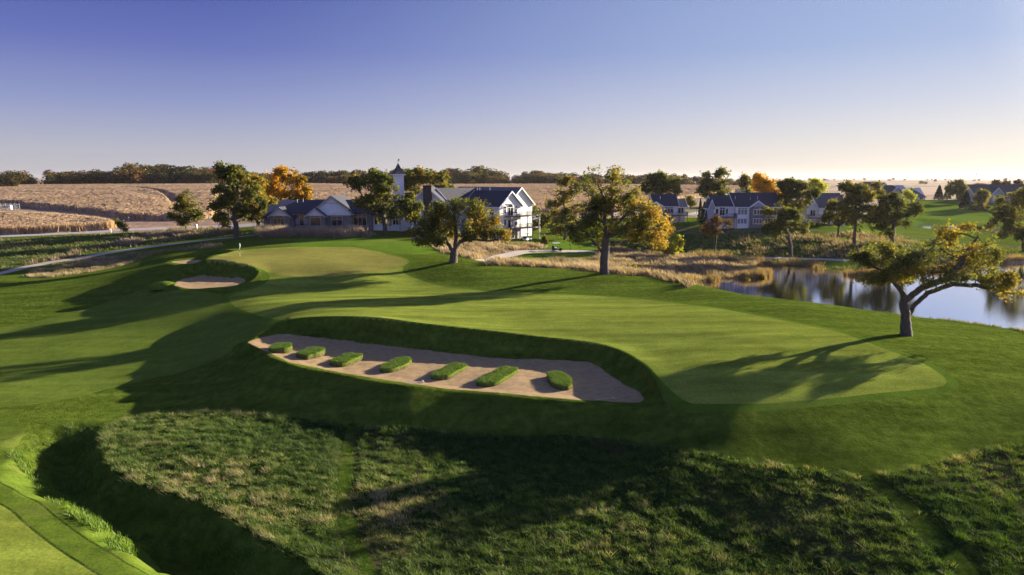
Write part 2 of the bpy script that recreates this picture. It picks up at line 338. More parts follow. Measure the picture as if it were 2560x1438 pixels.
M['fairway'] = grass_mat('fairway_turf', (0.075, 0.112, 0.017), (0.100, 0.138, 0.022), (0.118, 0.142, 0.028), 0.05, 0.8, 6.0, (0.02, 0.16, 1), 0.5, bump=0.35, bdist=0.05, bs=5.0, streak_amt=0.4)
M['apron'] = grass_mat('apron_turf', (0.055, 0.090, 0.012), (0.085, 0.125, 0.016), (0.12, 0.13, 0.03), 0.12, 0.9, 6.0, bump=0.4, bdist=0.06)
M['track'] = grass_mat('track_turf', (0.020, 0.038, 0.006), (0.045, 0.072, 0.010), (0.07, 0.08, 0.02), 0.3, 2.0, 8.0, bump=1.0, bdist=0.1)
M['lawn'] = grass_mat('lawn_turf', (0.070, 0.125, 0.014), (0.095, 0.155, 0.018), (0.11, 0.155, 0.024), 0.05, 0.6, 3.0, bump=0.35, bdist=0.1, bs=3.0)
M['native'] = grass_mat('native_soil_grass', (0.014, 0.026, 0.006), (0.035, 0.055, 0.012), (0.05, 0.05, 0.02), 0.10, 1.5, 6.0, bump=0.9, bdist=0.25, bs=3.0)
M['meadow'] = grass_mat('meadow_grass', (0.04, 0.062, 0.016), (0.080, 0.11, 0.026), (0.15, 0.125, 0.065), 0.05, 0.5, 2.5, (0.015, 0.08, 1), 0.2, bump=0.9, bdist=0.3, bs=1.6, altpos=(0.45, 0.6))
M['prairie'] = grass_mat('prairie_grass', (0.12, 0.10, 0.05), (0.25, 0.19, 0.12), (0.09, 0.10, 0.035), 0.05, 0.6, 2.5, bump=0.9, bdist=0.3, bs=1.6, altpos=(0.56, 0.7))
M['sand'] = plain_mat('bunker_sand', (0.285, 0.20, 0.105), 0.95, 0.20, 1.6, bump=1.0, bs=5.0, spec=0.1)
M['path'] = plain_mat('path_concrete', (0.34, 0.29, 0.25), 0.9, 0.12, 0.8, bump=0.3)
M['road'] = plain_mat('road_asphalt', (0.30, 0.29, 0.30), 0.85, 0.10, 0.5, bump=0.3)
M['corn_floor'] = plain_mat('stubble_soil', (0.16, 0.11, 0.07), 0.95, 0.3, 1.0)
m, n, l = mat_new('far_farmland'); co = pos(n)
f1 = noise_node(n, l, co, 1.0, 3, 0.5, (0.0011, 0.0035, 1), 0.25)
col = ramp(n, l, f1, [(0.36, (0.20, 0.125, 0.085)), (0.47, (0.30, 0.20, 0.14)), (0.55, (0.25, 0.19, 0.12)), (0.63, (0.13, 0.12, 0.05))])
f2 = ramp(n, l, noise_node(n, l, co, 0.05, 6, 0.75), [(0.3, (0.8, 0.8, 0.8)), (0.7, (1.2, 1.2, 1.2))])
b = n.new('ShaderNodeBsdfPrincipled'); l.new(mixc(n, l, 1.0, col, f2, 'MULTIPLY'), b.inputs['Base Color']); b.inputs['Roughness'].default_value = 1; b.inputs['Specular IOR Level'].default_value = 0.1
bu = n.new('ShaderNodeBump'); bu.inputs['Strength'].default_value = 0.8; bu.inputs['Distance'].default_value = 1.0
l.new(noise_node(n, l, co, 0.4, 5, 0.7), bu.inputs['Height']); l.new(bu.outputs[0], b.inputs['Normal'])
o = n.new('ShaderNodeOutputMaterial'); l.new(b.outputs[0], o.inputs[0]); M['plain'] = m
# water
m, n, l = mat_new('pond_water'); co = pos(n)
b = n.new('ShaderNodeBsdfPrincipled'); b.inputs['Base Color'].default_value = (0.012, 0.014, 0.016, 1); b.inputs['Roughness'].default_value = 0.04; b.inputs['IOR'].default_value = 1.33
b.inputs['Specular IOR Level'].default_value = 1.0
bu = n.new('ShaderNodeBump'); bu.inputs['Strength'].default_value = 0.35; bu.inputs['Distance'].default_value = 0.015
l.new(noise_node(n, l, co, 2.2, 4, 0.6, (0.5, 1.4, 1), 0.2), bu.inputs['Height']); l.new(bu.outputs[0], b.inputs['Normal'])
g = n.new('ShaderNodeBsdfGlossy'); g.inputs['Roughness'].default_value = 0.05; g.inputs['Color'].default_value = (0.9, 0.9, 0.95, 1); l.new(bu.outputs[0], g.inputs['Normal'])
fr = n.new('ShaderNodeLayerWeight'); fr.inputs['Blend'].default_value = 0.6
mx = n.new('ShaderNodeMixShader'); l.new(fr.outputs['Facing'], mx.inputs[0]); l.new(b.outputs[0], mx.inputs[1]); l.new(g.outputs[0], mx.inputs[2])
o = n.new('ShaderNodeOutputMaterial'); l.new(mx.outputs[0], o.inputs[0]); M['water'] = m

# ---------------------------------------------------------------- regions (outlines on the ground)
def cp(pts, n=5): return smooth_poly(cast(pts, hfull)[:, :2], n)
GREEN = cp([(516,652),(545,638),(600,626),(700,619),(850,617),(930,625),(985,640),(1022,652),(1008,668),(1012,684),(1060,703),(1150,722),(1280,731),(1450,738),(1600,748),(1750,765),(1900,790),(2050,820),(2200,868),(2300,905),(2350,935),(2366,955),(2345,968),(2250,978),(2100,994),(2000,1003),(1850,1010),(1750,1010),(1695,992),(1650,948),(1600,900),(1545,872),(1440,855),(1300,841),(1150,822),(1000,804),(900,792),(800,791),(720,798),(670,795),(620,780),(580,760),(575,740),(640,720),(672,700),(668,680),(620,664),(560,656)])
TAN = cp([(520,652),(545,640),(600,628),(700,621),(850,619),(930,627),(985,641),(1018,652),(1003,666),(960,676),(880,686),(780,692),(700,688),(672,676),(620,663),(560,655)])
UPPER = cp([(740,602),(760,592),(850,590),(950,596),(1040,604),(1090,610),(1110,620),(1090,632),(1040,636),(960,632),(900,622),(800,618),(745,618),(728,612)])
FAIR = cp([(0,818),(150,790),(270,755),(370,722),(440,727),(560,740),(600,775),(690,800),(640,838),(590,868),(520,908),(410,940),(300,965),(140,1003),(0,1018),(-250,1040),(-500,1000),(-500,860),(-250,840)])
NATIVE = cp([(256,1105),(265,1072),(330,1045),(430,1031),(560,1029),(750,1045),(950,1065),(1100,1080),(1300,1090),(1500,1095),(1600,1105),(1740,1130),(1900,1155),(2050,1175),(2150,1186),(2230,1182),(2330,1160),(2450,1125),(2600,1100),(2900,1070),(3300,1200),(3300,1900),(1100,1900),(930,1640),(780,1430),(640,1345),(500,1262),(340,1212),(275,1165)])
TRACK = cast([(2170,1190),(2260,1260),(2340,1345),(2440,1450),(2560,1580)], hfull)[:, :2]
TRACK2 = cast([(880,1065),(868,1150),(862,1250),(880,1340),(930,1450)], hfull)[:, :2]
LOWG = cp([(0,1262),(60,1310),(140,1372),(230,1430),(330,1500),(330,1800),(-500,1700),(-500,1150),(-200,1180)])
APRON = cp([(0,1040),(60,1075),(40,1120),(70,1170),(150,1230),(230,1290),(300,1340),(380,1400),(460,1460),(560,1560),(560,1800),(-500,1800),(-600,1060),(-250,1050)])
NSTRIP = cp([(65,688),(130,664),(250,644),(400,626),(480,615),(545,611),(560,616),(500,622),(430,628),(385,636),(350,650),(290,668),(200,684),(110,694)])
MEAD = cp([(-500,600),(0,598),(150,591),(300,584),(420,578),(540,574),(640,584),(600,590),(500,597),(400,610),(300,622),(200,643),(100,662),(0,676),(-250,705),(-500,720)], 3)
PATH = cast([(-300,745),(-100,705),(0,684),(60,669),(120,657),(200,645),(300,628),(400,614),(500,602),(590,593),(650,586),(700,580)], hfull)[:, :2]
PATH2 = cast([(1208,652),(1240,646),(1275,637),(1310,630),(1360,628),(1420,628),(1480,629),(1540,636)], hfull)[:, :2]
PATH3 = cast([(1760,648),(1850,646),(1950,645),(2050,648),(2150,649),(2350,648),(2560,645)], hfull)[:, :2]
ROAD = cast([(-500,612),(-200,598),(0,590),(150,583),(300,575),(420,570),(530,566),(640,562),(760,556)], hfull)[:, :2]
ROAD2 = cast([(1250,556),(1330,548),(1420,543),(1500,535),(1600,530),(1700,535),(1740,534),(1800,524),(1900,510),(2100,500)], hfull)[:, :2]
PRA = cp([(1085,612),(1105,606),(1180,597),(1250,606),(1310,612),(1370,617),(1330,626),(1280,632),(1235,643),(1215,650),(1190,652),(1150,640),(1105,632)], 3)
PRB = cp([(1215,658),(1290,650),(1380,648),(1480,650),(1495,640),(1485,630),(1545,622),(1640,632),(1760,642),(1850,652),(1905,668),(1916,688),(1850,697),(1740,712),(1700,708),(1620,692),(1540,686),(1460,676),(1340,668),(1240,664)], 3)
TEE = cp([(1290,642),(1330,633),(1400,630),(1470,632),(1488,638),(1480,647),(1420,649),(1340,649),(1290,648)], 3)
LODGEL = cp([(1300,604),(1340,599),(1420,602),(1470,610),(1500,622),(1440,625),(1360,616),(1300,610)], 3)
HILL = cp([(1480,618),(1540,600),(1600,575),(1700,566),(1800,566),(2000,570),(2080,575),(2200,582),(2290,592),(2400,604),(2560,615),(2900,625),(2900,648),(2560,645),(2300,662),(2130,684),(2060,674),(1960,666),(1905,664),(1850,650),(1760,641),(1640,630),(1540,624)], 3)
LAWNR = cp([(2270,560),(2230,540),(2250,508),(2400,500),(2560,503),(3000,510),(3000,560),(2560,565),(2400,560)], 3)
LAWNS = cp([(2050,572),(2120,573),(2230,580),(2240,586),(2150,584),(2060,580)], 3)
LAWNT = cp([(2020,655),(2060,650),(2150,652),(2170,660),(2110,668),(2040,666)], 3)
CORN1 = cp([(-500,545),(0,545),(130,549),(210,556),(288,571),(240,577),(100,584),(0,588),(-250,598),(-500,606)], 2)
CORN2 = cp([(-700,465),(0,463),(250,462),(500,462),(540,462),(560,480),(545,495),(540,520),(535,545),(440,550),(360,551),(300,543),(200,530),(90,520),(45,515),(0,511),(-700,512)], 2)
CORN3 = cp([(640,462),(900,465),(1200,465),(1600,466),(1760,468),(1850,470),(1880,474),(1850,482),(1770,492),(1700,502),(1640,515),(1500,530),(1400,536),(1330,536),(1250,525),(1100,516),(900,512),(700,512),(600,508),(590,490)], 2)
NEAR = cp([(-700,800),(-700,612),(0,592),(540,572),(700,562),(1000,560),(1250,560),(1500,545),(1750,545),(2060,555),(2250,500),(2560,496),(3300,500),(3300,1900),(-700,1900)], 1)

# ---------------------------------------------------------------- the ground sheet, cut along the outlines
fr_ = math.radians(44)
th = np.concatenate([np.linspace(-math.pi, -fr_, 50, endpoint=False), np.linspace(-fr_, fr_, 620), np.linspace(fr_, math.pi, 50)[1:]])
rs = [2.0]
while rs[-1] < 22: rs.append(rs[-1] * 1.06)
while rs[-1] < 125: rs.append(rs[-1] * 1.0050)
while rs[-1] < 330: rs.append(rs[-1] * 1.008)
while rs[-1] < 16000: rs.append(rs[-1] * 1.022)
rs = np.array(rs)
TH, RR = np.meshgrid(th, rs); GX = RR * np.sin(TH); GY = RR * np.cos(TH)
GZ = hfull(GX, GY)
nr, nt = GX.shape
ii = np.arange(nr * nt).reshape(nr, nt)
a_, b_, c_, d_ = ii[:-1, :-1].ravel(), ii[:-1, 1:].ravel(), ii[1:, 1:].ravel(), ii[1:, :-1].ravel()
TRI = np.r_[np.c_[a_, b_, c_], np.c_[a_, c_, d_]]
gx, gy = GX.ravel(), GY.ravel()
wob = 0.12 * fbm(gx / 1.1, gy / 1.1, 21, 2)          # uneven mown edges
def path_sd(pl, w): return linedist(smooth_poly(pl, 4, False), gx, gy) - w
regions = [  # (name, signed distance, material)
 ('sand_bunker', np.maximum(sdf(BUNK[0][1], gx, gy) + wob * .7, sdf(BUNK[0][0], gx, gy) + 0.9 + wob * .5), 'sand'), ('sand_bunker', np.maximum(sdf(BUNK[1][1], gx, gy) + wob * .7, sdf(BUNK[1][0], gx, gy) + 1.3 + wob * .5), 'sand'), ('sand_bunker', np.maximum(sdf(BUNK[2][1], gx, gy) + wob * .7, sdf(BUNK[2][0], gx, gy) + 1.3 + wob * .5), 'sand'),
 ('bank', np.minimum(np.minimum(sdf(BUNK[0][0], gx, gy), sdf(BUNK[1][0], gx, gy)), sdf(BUNK[2][0], gx, gy)), 'rough'),
 ('cart_path', np.minimum(np.minimum(path_sd(PATH, 1.35), path_sd(PATH2, 1.5)), path_sd(PATH3, 1.1)), 'path'),
 ('road', np.minimum(path_sd(ROAD, 3.6), path_sd(ROAD2, 3.2)), 'road'),
 ('putting_green', sdf(TAN, gx, gy), 'tan'), ('putting_green', sdf(GREEN, gx, gy), 'green'),
 ('green_fringe', sdf(GREEN, gx, gy) - .9, 'fringe'),
 ('putting_green', sdf(UPPER, gx, gy), 'lawn'),
 ('putting_green', sdf(LOWG, gx, gy), 'green'), ('green_fringe', sdf(LOWG, gx, gy) - .16, 'track'), ('green_apron', sdf(LOWG, gx, gy) - 1.5, 'apron'), ('green_fringe', sdf(LOWG, gx, gy) - 1.64, 'track'), ('green_apron', sdf(APRON, gx, gy) + wob, 'apron'),
 ('fairway', sdf(FAIR, gx, gy) + wob * .5, 'fairway'),
 ('mown_track', np.minimum(path_sd(TRACK, 0.55), path_sd(TRACK2, 0.45)), 'track'),
 ('native_ground', sdf(NATIVE, gx, gy), 'native'), ('native_ground', sdf(NSTRIP, gx, gy) + wob, 'prairie'),
 ('meadow_ground', sdf(MEAD, gx, gy) + wob, 'meadow'), ('tee_lawn', sdf(TEE, gx, gy), 'lawn'), ('lawn', sdf(LODGEL, gx, gy), 'lawn'),
 ('prairie_ground', np.minimum(sdf(PRA, gx, gy), sdf(PRB, gx, gy)) + wob * 2, 'prairie'),
 ('lawn', np.minimum(np.minimum(sdf(LAWNR, gx, gy), sdf(LAWNS, gx, gy)), sdf(LAWNT, gx, gy)), 'lawn'),
 ('pond_bank', np.minimum(sdf(POND, gx, gy) - 5.5, sdf(POND2, gx, gy) - 4) + wob * 4, 'meadow'),
 ('hillside', sdf(HILL, gx, gy) + wob * 2, 'meadow'),
 ('field_soil', np.minimum(np.minimum(sdf(CORN1, gx, gy), sdf(CORN2, gx, gy)), sdf(CORN3, gx, gy)), 'corn_floor'),
 ('rough_lawn', sdf(NEAR, gx, gy), 'rough'),
]
sdn = sdf(NATIVE, gx, gy); sdt = np.minimum(path_sd(TRACK, 0.75), path_sd(TRACK2, 0.6))
def native_bump(x, y, sn, st):
    return (0.10 * fbm(x / .9, y / .6, 31, 3) + 0.10) * ss(0, 1.0, -sn) * ss(0, .5, st)
PTS = np.c_[gx, gy, GZ.ravel() + native_bump(gx, gy, sdn, sdt)]
S = np.stack([r[1] for r in regions], 1)
S = np.where(np.abs(S) < 1e-5, 1e-5, S)
def split(T, k):
    """cut triangles T by region k; returns inside, outside"""
    global PTS, S
    s = S[:, k][T]; neg = (s < 0).sum(1)
    ins = T[neg == 3]; out = T[neg == 0]; cut = T[(neg == 1) | (neg == 2)]
    if len(cut) == 0: return ins, out
    sc = S[:, k][cut]; nn = (sc < 0).sum(1)
    lone = np.where(nn == 1, np.argmax(sc < 0, 1), np.argmax(sc > 0, 1))
    A_ = cut[np.arange(len(cut)), lone]; B_ = cut[np.arange(len(cut)), (lone + 1) % 3]; C_ = cut[np.arange(len(cut)), (lone + 2) % 3]
    e = np.r_[np.c_[A_, B_], np.c_[A_, C_]]; es = np.sort(e, 1)
    key = es[:, 0].astype(np.int64) * 10000000 + es[:, 1]
    uq, first, inv = np.unique(key, return_index=True, return_inverse=True)
    p, q = es[first, 0], es[first, 1]; t = (S[p, k] / (S[p, k] - S[q, k]))[:, None]
    base = len(PTS)
    PTS = np.r_[PTS, PTS[p] * (1 - t) + PTS[q] * t]
    Sn = S[p] * (1 - t) + S[q] * t; Sn[:, k] = 1e-5
    Sn = np.where(np.abs(Sn) < 1e-7, 1e-7, Sn); S = np.r_[S, Sn]
    P1 = base + inv[:len(cut)]; P2 = base + inv[len(cut):]
    t1 = np.c_[A_, P1, P2]; t2 = np.r_[np.c_[P1, B_, C_], np.c_[P1, C_, P2]]
    w = nn == 1; w2 = np.r_[w, w]
    return np.r_[ins, t1[w], t2[~w2]], np.r_[out, t1[~w], t2[w2]]
def sub_obj(name, T, mat):
    u, inv = np.unique(T, return_inverse=True); T = inv.reshape(T.shape)
    P = PTS[u]
    # winding up
    a, b, c = P[T[:, 0]], P[T[:, 1]], P[T[:, 2]]
    cr = (b[:, 0] - a[:, 0]) * (c[:, 1] - a[:, 1]) - (b[:, 1] - a[:, 1]) * (c[:, 0] - a[:, 0])
    T = np.where((cr < 0)[:, None], T[:, ::-1], T)
    T = T[np.abs(cr) > 1e-9]
    return tagp(obj_np(name, P, T, M[mat], smooth=True), kind='structure')
rest = TRI
for k, (nm, sdv, mt) in enumerate(regions):
    ins, rest = split(rest, k)
    if len(ins): sub_obj(nm, ins, mt)
far_ = rest
rr_ = np.hypot(PTS[far_][:, :, 0].mean(1), PTS[far_][:, :, 1].mean(1))
sub_obj('ground', far_, 'plain')
# water sheets
def sheet(name, poly, z, mat):
    me = bpy.data.meshes.new(name); me.from_pydata([(p[0], p[1], z) for p in poly], [], [list(range(len(poly)))]); me.materials.append(mat); me.update()
    o = bpy.data.objects.new(name, me); C.objects.link(o); return o
def grow_poly(poly, d):
    c = poly.mean(0); nx = np.roll(poly, -1, 0) - np.roll(poly, 1, 0); nrm = np.c_[nx[:, 1], -nx[:, 0]]; nrm /= np.linalg.norm(nrm, axis=1)[:, None]
    ar = np.sum(poly[:, 0] * np.roll(poly[:, 1], -1) - np.roll(poly[:, 0], -1) * poly[:, 1])
    return poly + nrm * d * (1 if ar > 0 else -1)
tagp(sheet('pond_water', grow_poly(POND, 1.2), WATER, M['water']), kind='structure')
tagp(sheet('pond_water', grow_poly(POND2, 1.0), -2.4, M['water']), kind='structure')
# ---------------------------------------------------------------- trees
m, n, l = mat_new('bark'); co = n.new('ShaderNodeTexCoord').outputs['Object']
f = noise_node(n, l, co, 3.0, 6, 0.7, (3.0, 3.0, 0.6))
b = n.new('ShaderNodeBsdfPrincipled'); l.new(ramp(n, l, f, [(0.3, (0.035, 0.026, 0.020)), (0.55, (0.10, 0.078, 0.058)), (0.75, (0.20, 0.17, 0.13))]), b.inputs['Base Color']); b.inputs['Roughness'].default_value = 0.95
bu = n.new('ShaderNodeBump'); bu.inputs['Strength'].default_value = 1.0; bu.inputs['Distance'].default_value = 0.08; l.new(f, bu.inputs['Height']); l.new(bu.outputs[0], b.inputs['Normal'])
o = n.new('ShaderNodeOutputMaterial'); l.new(b.outputs[0], o.inputs[0]); M['bark'] = m
M['oak'] = leaf_mat('oak_leaves', [(0.0, (0.050, 0.066, 0.014)), (0.45, (0.110, 0.125, 0.026)), (0.75, (0.19, 0.175, 0.032)), (1.0, (0.34, 0.22, 0.035))], 0.55)
M['oakgold'] = leaf_mat('gold_oak_leaves', [(0.0, (0.07, 0.085, 0.014)), (0.35, (0.15, 0.145, 0.02)), (0.7, (0.30, 0.22, 0.025)), (1.0, (0.50, 0.26, 0.025))], 0.5)
M['maple'] = leaf_mat('orange_maple_leaves', [(0.0, (0.12, 0.09, 0.012)), (0.4, (0.38, 0.23, 0.014)), (0.75, (0.62, 0.33, 0.014)), (1.0, (0.72, 0.46, 0.03))], 0.5)
M['rust'] = leaf_mat('rusty_leaves', [(0.0, (0.05, 0.04, 0.015)), (0.5, (0.14, 0.085, 0.03)), (1.0, (0.30, 0.16, 0.06))], 0.35)
M['willow'] = leaf_mat('willow_leaves', [(0.0, (0.16, 0.20, 0.02)), (0.5, (0.34, 0.36, 0.03)), (1.0, (0.5, 0.48, 0.05))], 0.55)
M['spruce'] = leaf_mat('conifer_needles', [(0.0, (0.010, 0.020, 0.010)), (0.6, (0.020, 0.036, 0.016)), (1.0, (0.04, 0.055, 0.025))], 0.15)
M['farwood'] = leaf_mat('far_wood_leaves', [(0.0, (0.028, 0.038, 0.012)), (0.5, (0.085, 0.075, 0.018)), (1.0, (0.22, 0.12, 0.02))], 0.35, spread=0.04)

def grow(rng, trunk, lobes, n_attr=600, step=0.55, di=6.0, dk=1.1, shell=0.5, limbs=()):
    """space colonisation. trunk: points up the stem; lobes: (x,y,z,rx,ry,rz). Returns nodes, parents"""
    P = [np.array(trunk[0], float)]; par = [-1]
    def chain(start, pts):
        cur = start
        for q in pts:
            q = np.array(q, float); a = P[cur]; k = max(1, int(np.linalg.norm(q - a) / step))
            for i in range(1, k + 1):
                w = rng.normal(0, step * 0.08, 3) if i < k else 0
                P.append(a + (q - a) * i / k + w); par.append(cur); cur = len(P) - 1
        return cur
    chain(0, trunk[1:])
    for lb in limbs:
        s = np.array(lb[0], float); d = [np.linalg.norm(p - s) for p in P]; chain(int(np.argmin(d)), lb[1:])
    vol = np.array([l_[3] * l_[4] * l_[5] for l_ in lobes]) ** 0.75; vol /= vol.sum(); at = []
    for l_, f in zip(lobes, vol):
        k = max(8, int(n_attr * f)); v = rng.normal(size=(k, 3)); v /= np.linalg.norm(v, axis=1)[:, None]
        r = (shell + (1 - shell) * rng.random(k)) ** 0.8
        at.append(v * r[:, None] * np.array(l_[3:6]) + np.array(l_[:3]))
    at = np.vstack(at); alive = np.ones(len(at), bool)
    Pn = np.array(P); d = np.linalg.norm(at[:, None] - Pn[None], axis=2); near = d.argmin(1); nd = d.min(1)
    for it in range(90):
        act = alive & (nd < di * (1 if it < 60 else 3)) if (alive & (nd < di)).any() else alive & (nd < 40)
        if not act.any(): break
        ids = np.where(act)[0]; un, inv = np.unique(near[ids], return_inverse=True)
        dirs = at[ids] - np.array(P)[near[ids]]; dirs /= np.linalg.norm(dirs, axis=1)[:, None] + 1e-9
        acc = np.zeros((len(un), 3)); np.add.at(acc, inv, dirs)
        acc += rng.normal(0, 0.35, acc.shape); acc /= np.linalg.norm(acc, axis=1)[:, None] + 1e-9
        base = len(P); newp = np.array(P)[un] + acc * step
        for q, u in zip(newp, un): P.append(q); par.append(int(u))
        dn = np.linalg.norm(at[:, None] - newp[None], axis=2); m_ = dn.min(1); am = dn.argmin(1)
        better = m_ < nd; nd = np.where(better, m_, nd); near = np.where(better, am + base, near)
        alive &= nd > dk
        if len(P) > 4500: break
    return np.array(P), np.array(par)
def tree_mesh(P, par, r0, tip=0.025, expn=1.95, flare=1.5):
    N = len(P); w = np.zeros(N); ch = np.zeros(N, int)
    for i in range(N - 1, 0, -1):
        if w[i] == 0: w[i] = tip ** expn
        w[par[i]] += w[i]; ch[par[i]] += 1
    w[0] = max(w[0], w[1]); R = w ** (1 / expn); R = tip + (R - tip) * (r0 - tip) / max(R[0] - tip, 1e-6)
    R = np.minimum(R, r0)
    z0 = P[0, 2]; R = R * (1 + (flare - 1) * np.exp(-(P[:, 2] - z0) / 0.45))
    # flowing direction at each node
    D = np.zeros((N, 3)); D[1:] = P[1:] - P[par[1:]]
    for i in range(1, N): D[par[i]] += D[i] * R[i] * 0.5 / max(R[par[i]], 1e-6)
    D[0] = (0, 0, 1); D /= np.linalg.norm(D, axis=1)[:, None] + 1e-9
    ref = np.where(np.abs(D[:, 2:3]) < 0.9, np.array([[0, 0, 1.0]]), np.array([[1.0, 0, 0]])); X = np.cross(D, ref); X /= np.linalg.norm(X, axis=1)[:, None] + 1e-9; Y = np.cross(D, X)
    Vs, Qs = [], []; off = 0
    for sides, sel in ((9, R > 0.12), (4, R <= 0.12)):
        idx = np.where(sel & (np.arange(N) > 0))[0]
        if not len(idx): continue
        an = np.arange(sides) * 2 * math.pi / sides; ca, sa = np.cos(an)[None, :, None], np.sin(an)[None, :, None]
        p = par[idx]; rp = np.minimum(R[p], R[idx] * 1.25)
        # use the child's frame at both ends to avoid twist
        a = P[p][:, None] + (X[idx][:, None] * ca + Y[idx][:, None] * sa) * rp[:, None, None]
        b_ = P[idx][:, None] + (X[idx][:, None] * ca + Y[idx][:, None] * sa) * R[idx][:, None, None]
        a = a - D[idx][:, None] * (rp * 0.3)[:, None, None]
        V = np.stack([a, b_], 1).reshape(-1, 3); m_ = len(idx)
        k = np.arange(sides); k2 = (k + 1) % sides; bs = off + np.arange(m_)[:, None] * 2 * sides
        Q = np.stack([bs + k, bs + k2, bs + sides + k2, bs + sides + k], 2).reshape(-1, 4)
        Vs.append(V); Qs.append(Q); off += len(V)
    return np.vstack(Vs), np.vstack(Qs), R, ch
def leaf_quads(rng, centres, size, up=0.3, aspect=0.62):
    k = len(centres); nrm = rng.normal(size=(k, 3)); nrm[:, 2] = np.abs(nrm[:, 2]) + up; nrm /= np.linalg.norm(nrm, axis=1)[:, None]
    t = rng.normal(size=(k, 3)); t -= nrm * (t * nrm).sum(1)[:, None]; t /= np.linalg.norm(t, axis=1)[:, None] + 1e-9; b_ = np.cross(nrm, t)
    s = size * (0.6 + 0.8 * rng.random(k))[:, None]
    V = np.stack([centres - t * s, centres - b_ * s * aspect * .9, centres + t * s, centres + b_ * s * aspect], 1).reshape(-1, 3)
    return V, np.arange(4 * k).reshape(-1, 4)
def leaves_on(rng, P, R, ch, zmin, n_leaf, spread, size, thr=0.07, drop=0.12, clump=5):
    idx = np.where((R < thr) & (P[:, 2] > zmin))[0]
    # light and dark masses: some twigs carry far more leaves than others
    q_ = P[idx]; wgt = rng.random(len(idx)) ** 2 + 0.05; tipb = (ch[idx] == 0); wgt = wgt * (1 + 1.6 * tipb) * (0.06 + ss(-.30, .35, fbm(q_[:, 0] / (spread * 3.2), (q_[:, 2] + q_[:, 1]) / (spread * 3.2), 13, 2))); wgt /= wgt.sum()
    nc = n_leaf // clump; cc = P[rng.choice(idx, nc, p=wgt)] + rng.normal(0, spread, (nc, 3)) * np.array([1, 1, .75])
    c = np.repeat(cc, clump, 0) + rng.normal(0, spread * .42, (nc * clump, 3))
    return c, leaf_quads(rng, c, size)
ZB = {}
def base_at(px, py=None, Y=None):
    if Y is None: return cast([(px, py)], hfull)[0]
    x, y, _ = atY(px, 620, Y); return np.array([x, y, float(hfull(np.array([x]), np.array([y]))[0])])
def make_tree(name, label, px, py, lobes, trunk, r0, mat='oak', Y=None, seed=1, n_leaf=16000, leaf=0.2, spread=0.5, n_attr=600, step=0.55, dk=1.0, limbs=(), depth=0.75, group=None, tone=None, shell=0.45, cat='tree', thr=0.07):
    """lobes: (px, py, rx, rz[, dy]) in photo pixels at the tree's own distance; trunk and limbs: (px, py[, dy]) points"""
    rng = np.random.default_rng(seed); B = base_at(px, py, Y); Yt = B[1]
    k = math.hypot(Yt, 6) / F
    def pt(q): x, y, z = atY(q[0], q[1], Yt); return np.array([x - B[0], (q[2] if len(q) > 2 else 0.0), z - B[2]])
    tr = [np.array([0, 0, -0.25])] + [pt(q) for q in trunk]
    lb = []
    for q in lobes:
        c = pt(q[:2]); rx, rz = q[2] * k, q[3] * k; dy = q[4] if len(q) > 4 else 0
        lb.append((c[0], dy, c[2], rx, max(rx, rz) * depth if len(q) < 6 else q[5], rz))
    li = [[pt(q) for q in L] for L in limbs]
    P, par = grow(rng, tr, lb, n_attr, step, di=5.0, dk=dk, limbs=li, shell=shell)
    V, Q, R, ch = tree_mesh(P, par, r0)
    root = empty(name, B); tagp(root, label, cat, group)
    obj_np('trunk', V, Q, M['bark'], root, smooth=True)
    c, (LV, LQ) = leaves_on(rng, P, R, ch, min(p[2] - p[5] for p in lb) - 0.5, n_leaf, spread, leaf, thr)
    tn = rng.random(len(c)) * 0.5 + 0.25 + 0.28 * fbm(c[:, 0] / 1.8 + seed * 7, (c[:, 2] + c[:, 1] * .6) / 1.8, seed, 2)
    if tone is not None: tn = tn + tone(c)
    obj_np('crown', LV, LQ, M[mat], root, attr=np.repeat(np.clip(tn, 0, 1), 4))
    return root

OAKR = make_tree('oak_tree', 'spreading low oak leaning to the right on the grass beside the pond, nearest tree', 2265, 838,
 [(2160,650,34,28),(2200,690,40,22),(2230,640,42,30,2),(2300,655,45,34,-2),(2350,630,36,34,1),(2405,590,34,30,2),(2440,630,46,40,-1.5),(2400,660,42,28,1),(2480,650,42,40,2),(2480,700,45,26,-1),(2530,730,28,22,0),(2380,685,36,14,-2),(2290,700,34,14,2),(2150,700,22,12,-1),(2420,565,22,14,0),(2500,690,36,26,2.5),(2270,650,36,30,-2),(2310,690,36,22,-2.5),(2230,670,34,20,-2)],
 [(2264,800),(2260,765),(2258,735)], 0.52, Y=None, seed=4, n_leaf=24000, leaf=0.125, spread=0.32, n_attr=1300, step=0.36, dk=0.62, thr=0.045,
 limbs=[[(2264,805),(2290,770,.6),(2330,735,.8),(2390,712,.5),(2450,715,0),(2510,728,-.4)],[(2260,750),(2300,715,-.6),(2350,695,-1),(2395,655,-.6),(2425,620,0),(2450,590,.3)],[(2258,738),(2240,705,.5),(2215,680,.8),(2180,665,.3),(2150,660,0)],[(2258,738),(2262,700,1),(2280,660,1.5),(2300,640,1)],[(2215,685,.6),(2180,700,-.5),(2150,706,-.8)]],
 tone=lambda c: 0.07 + 0.003 * (c[:, 0]))
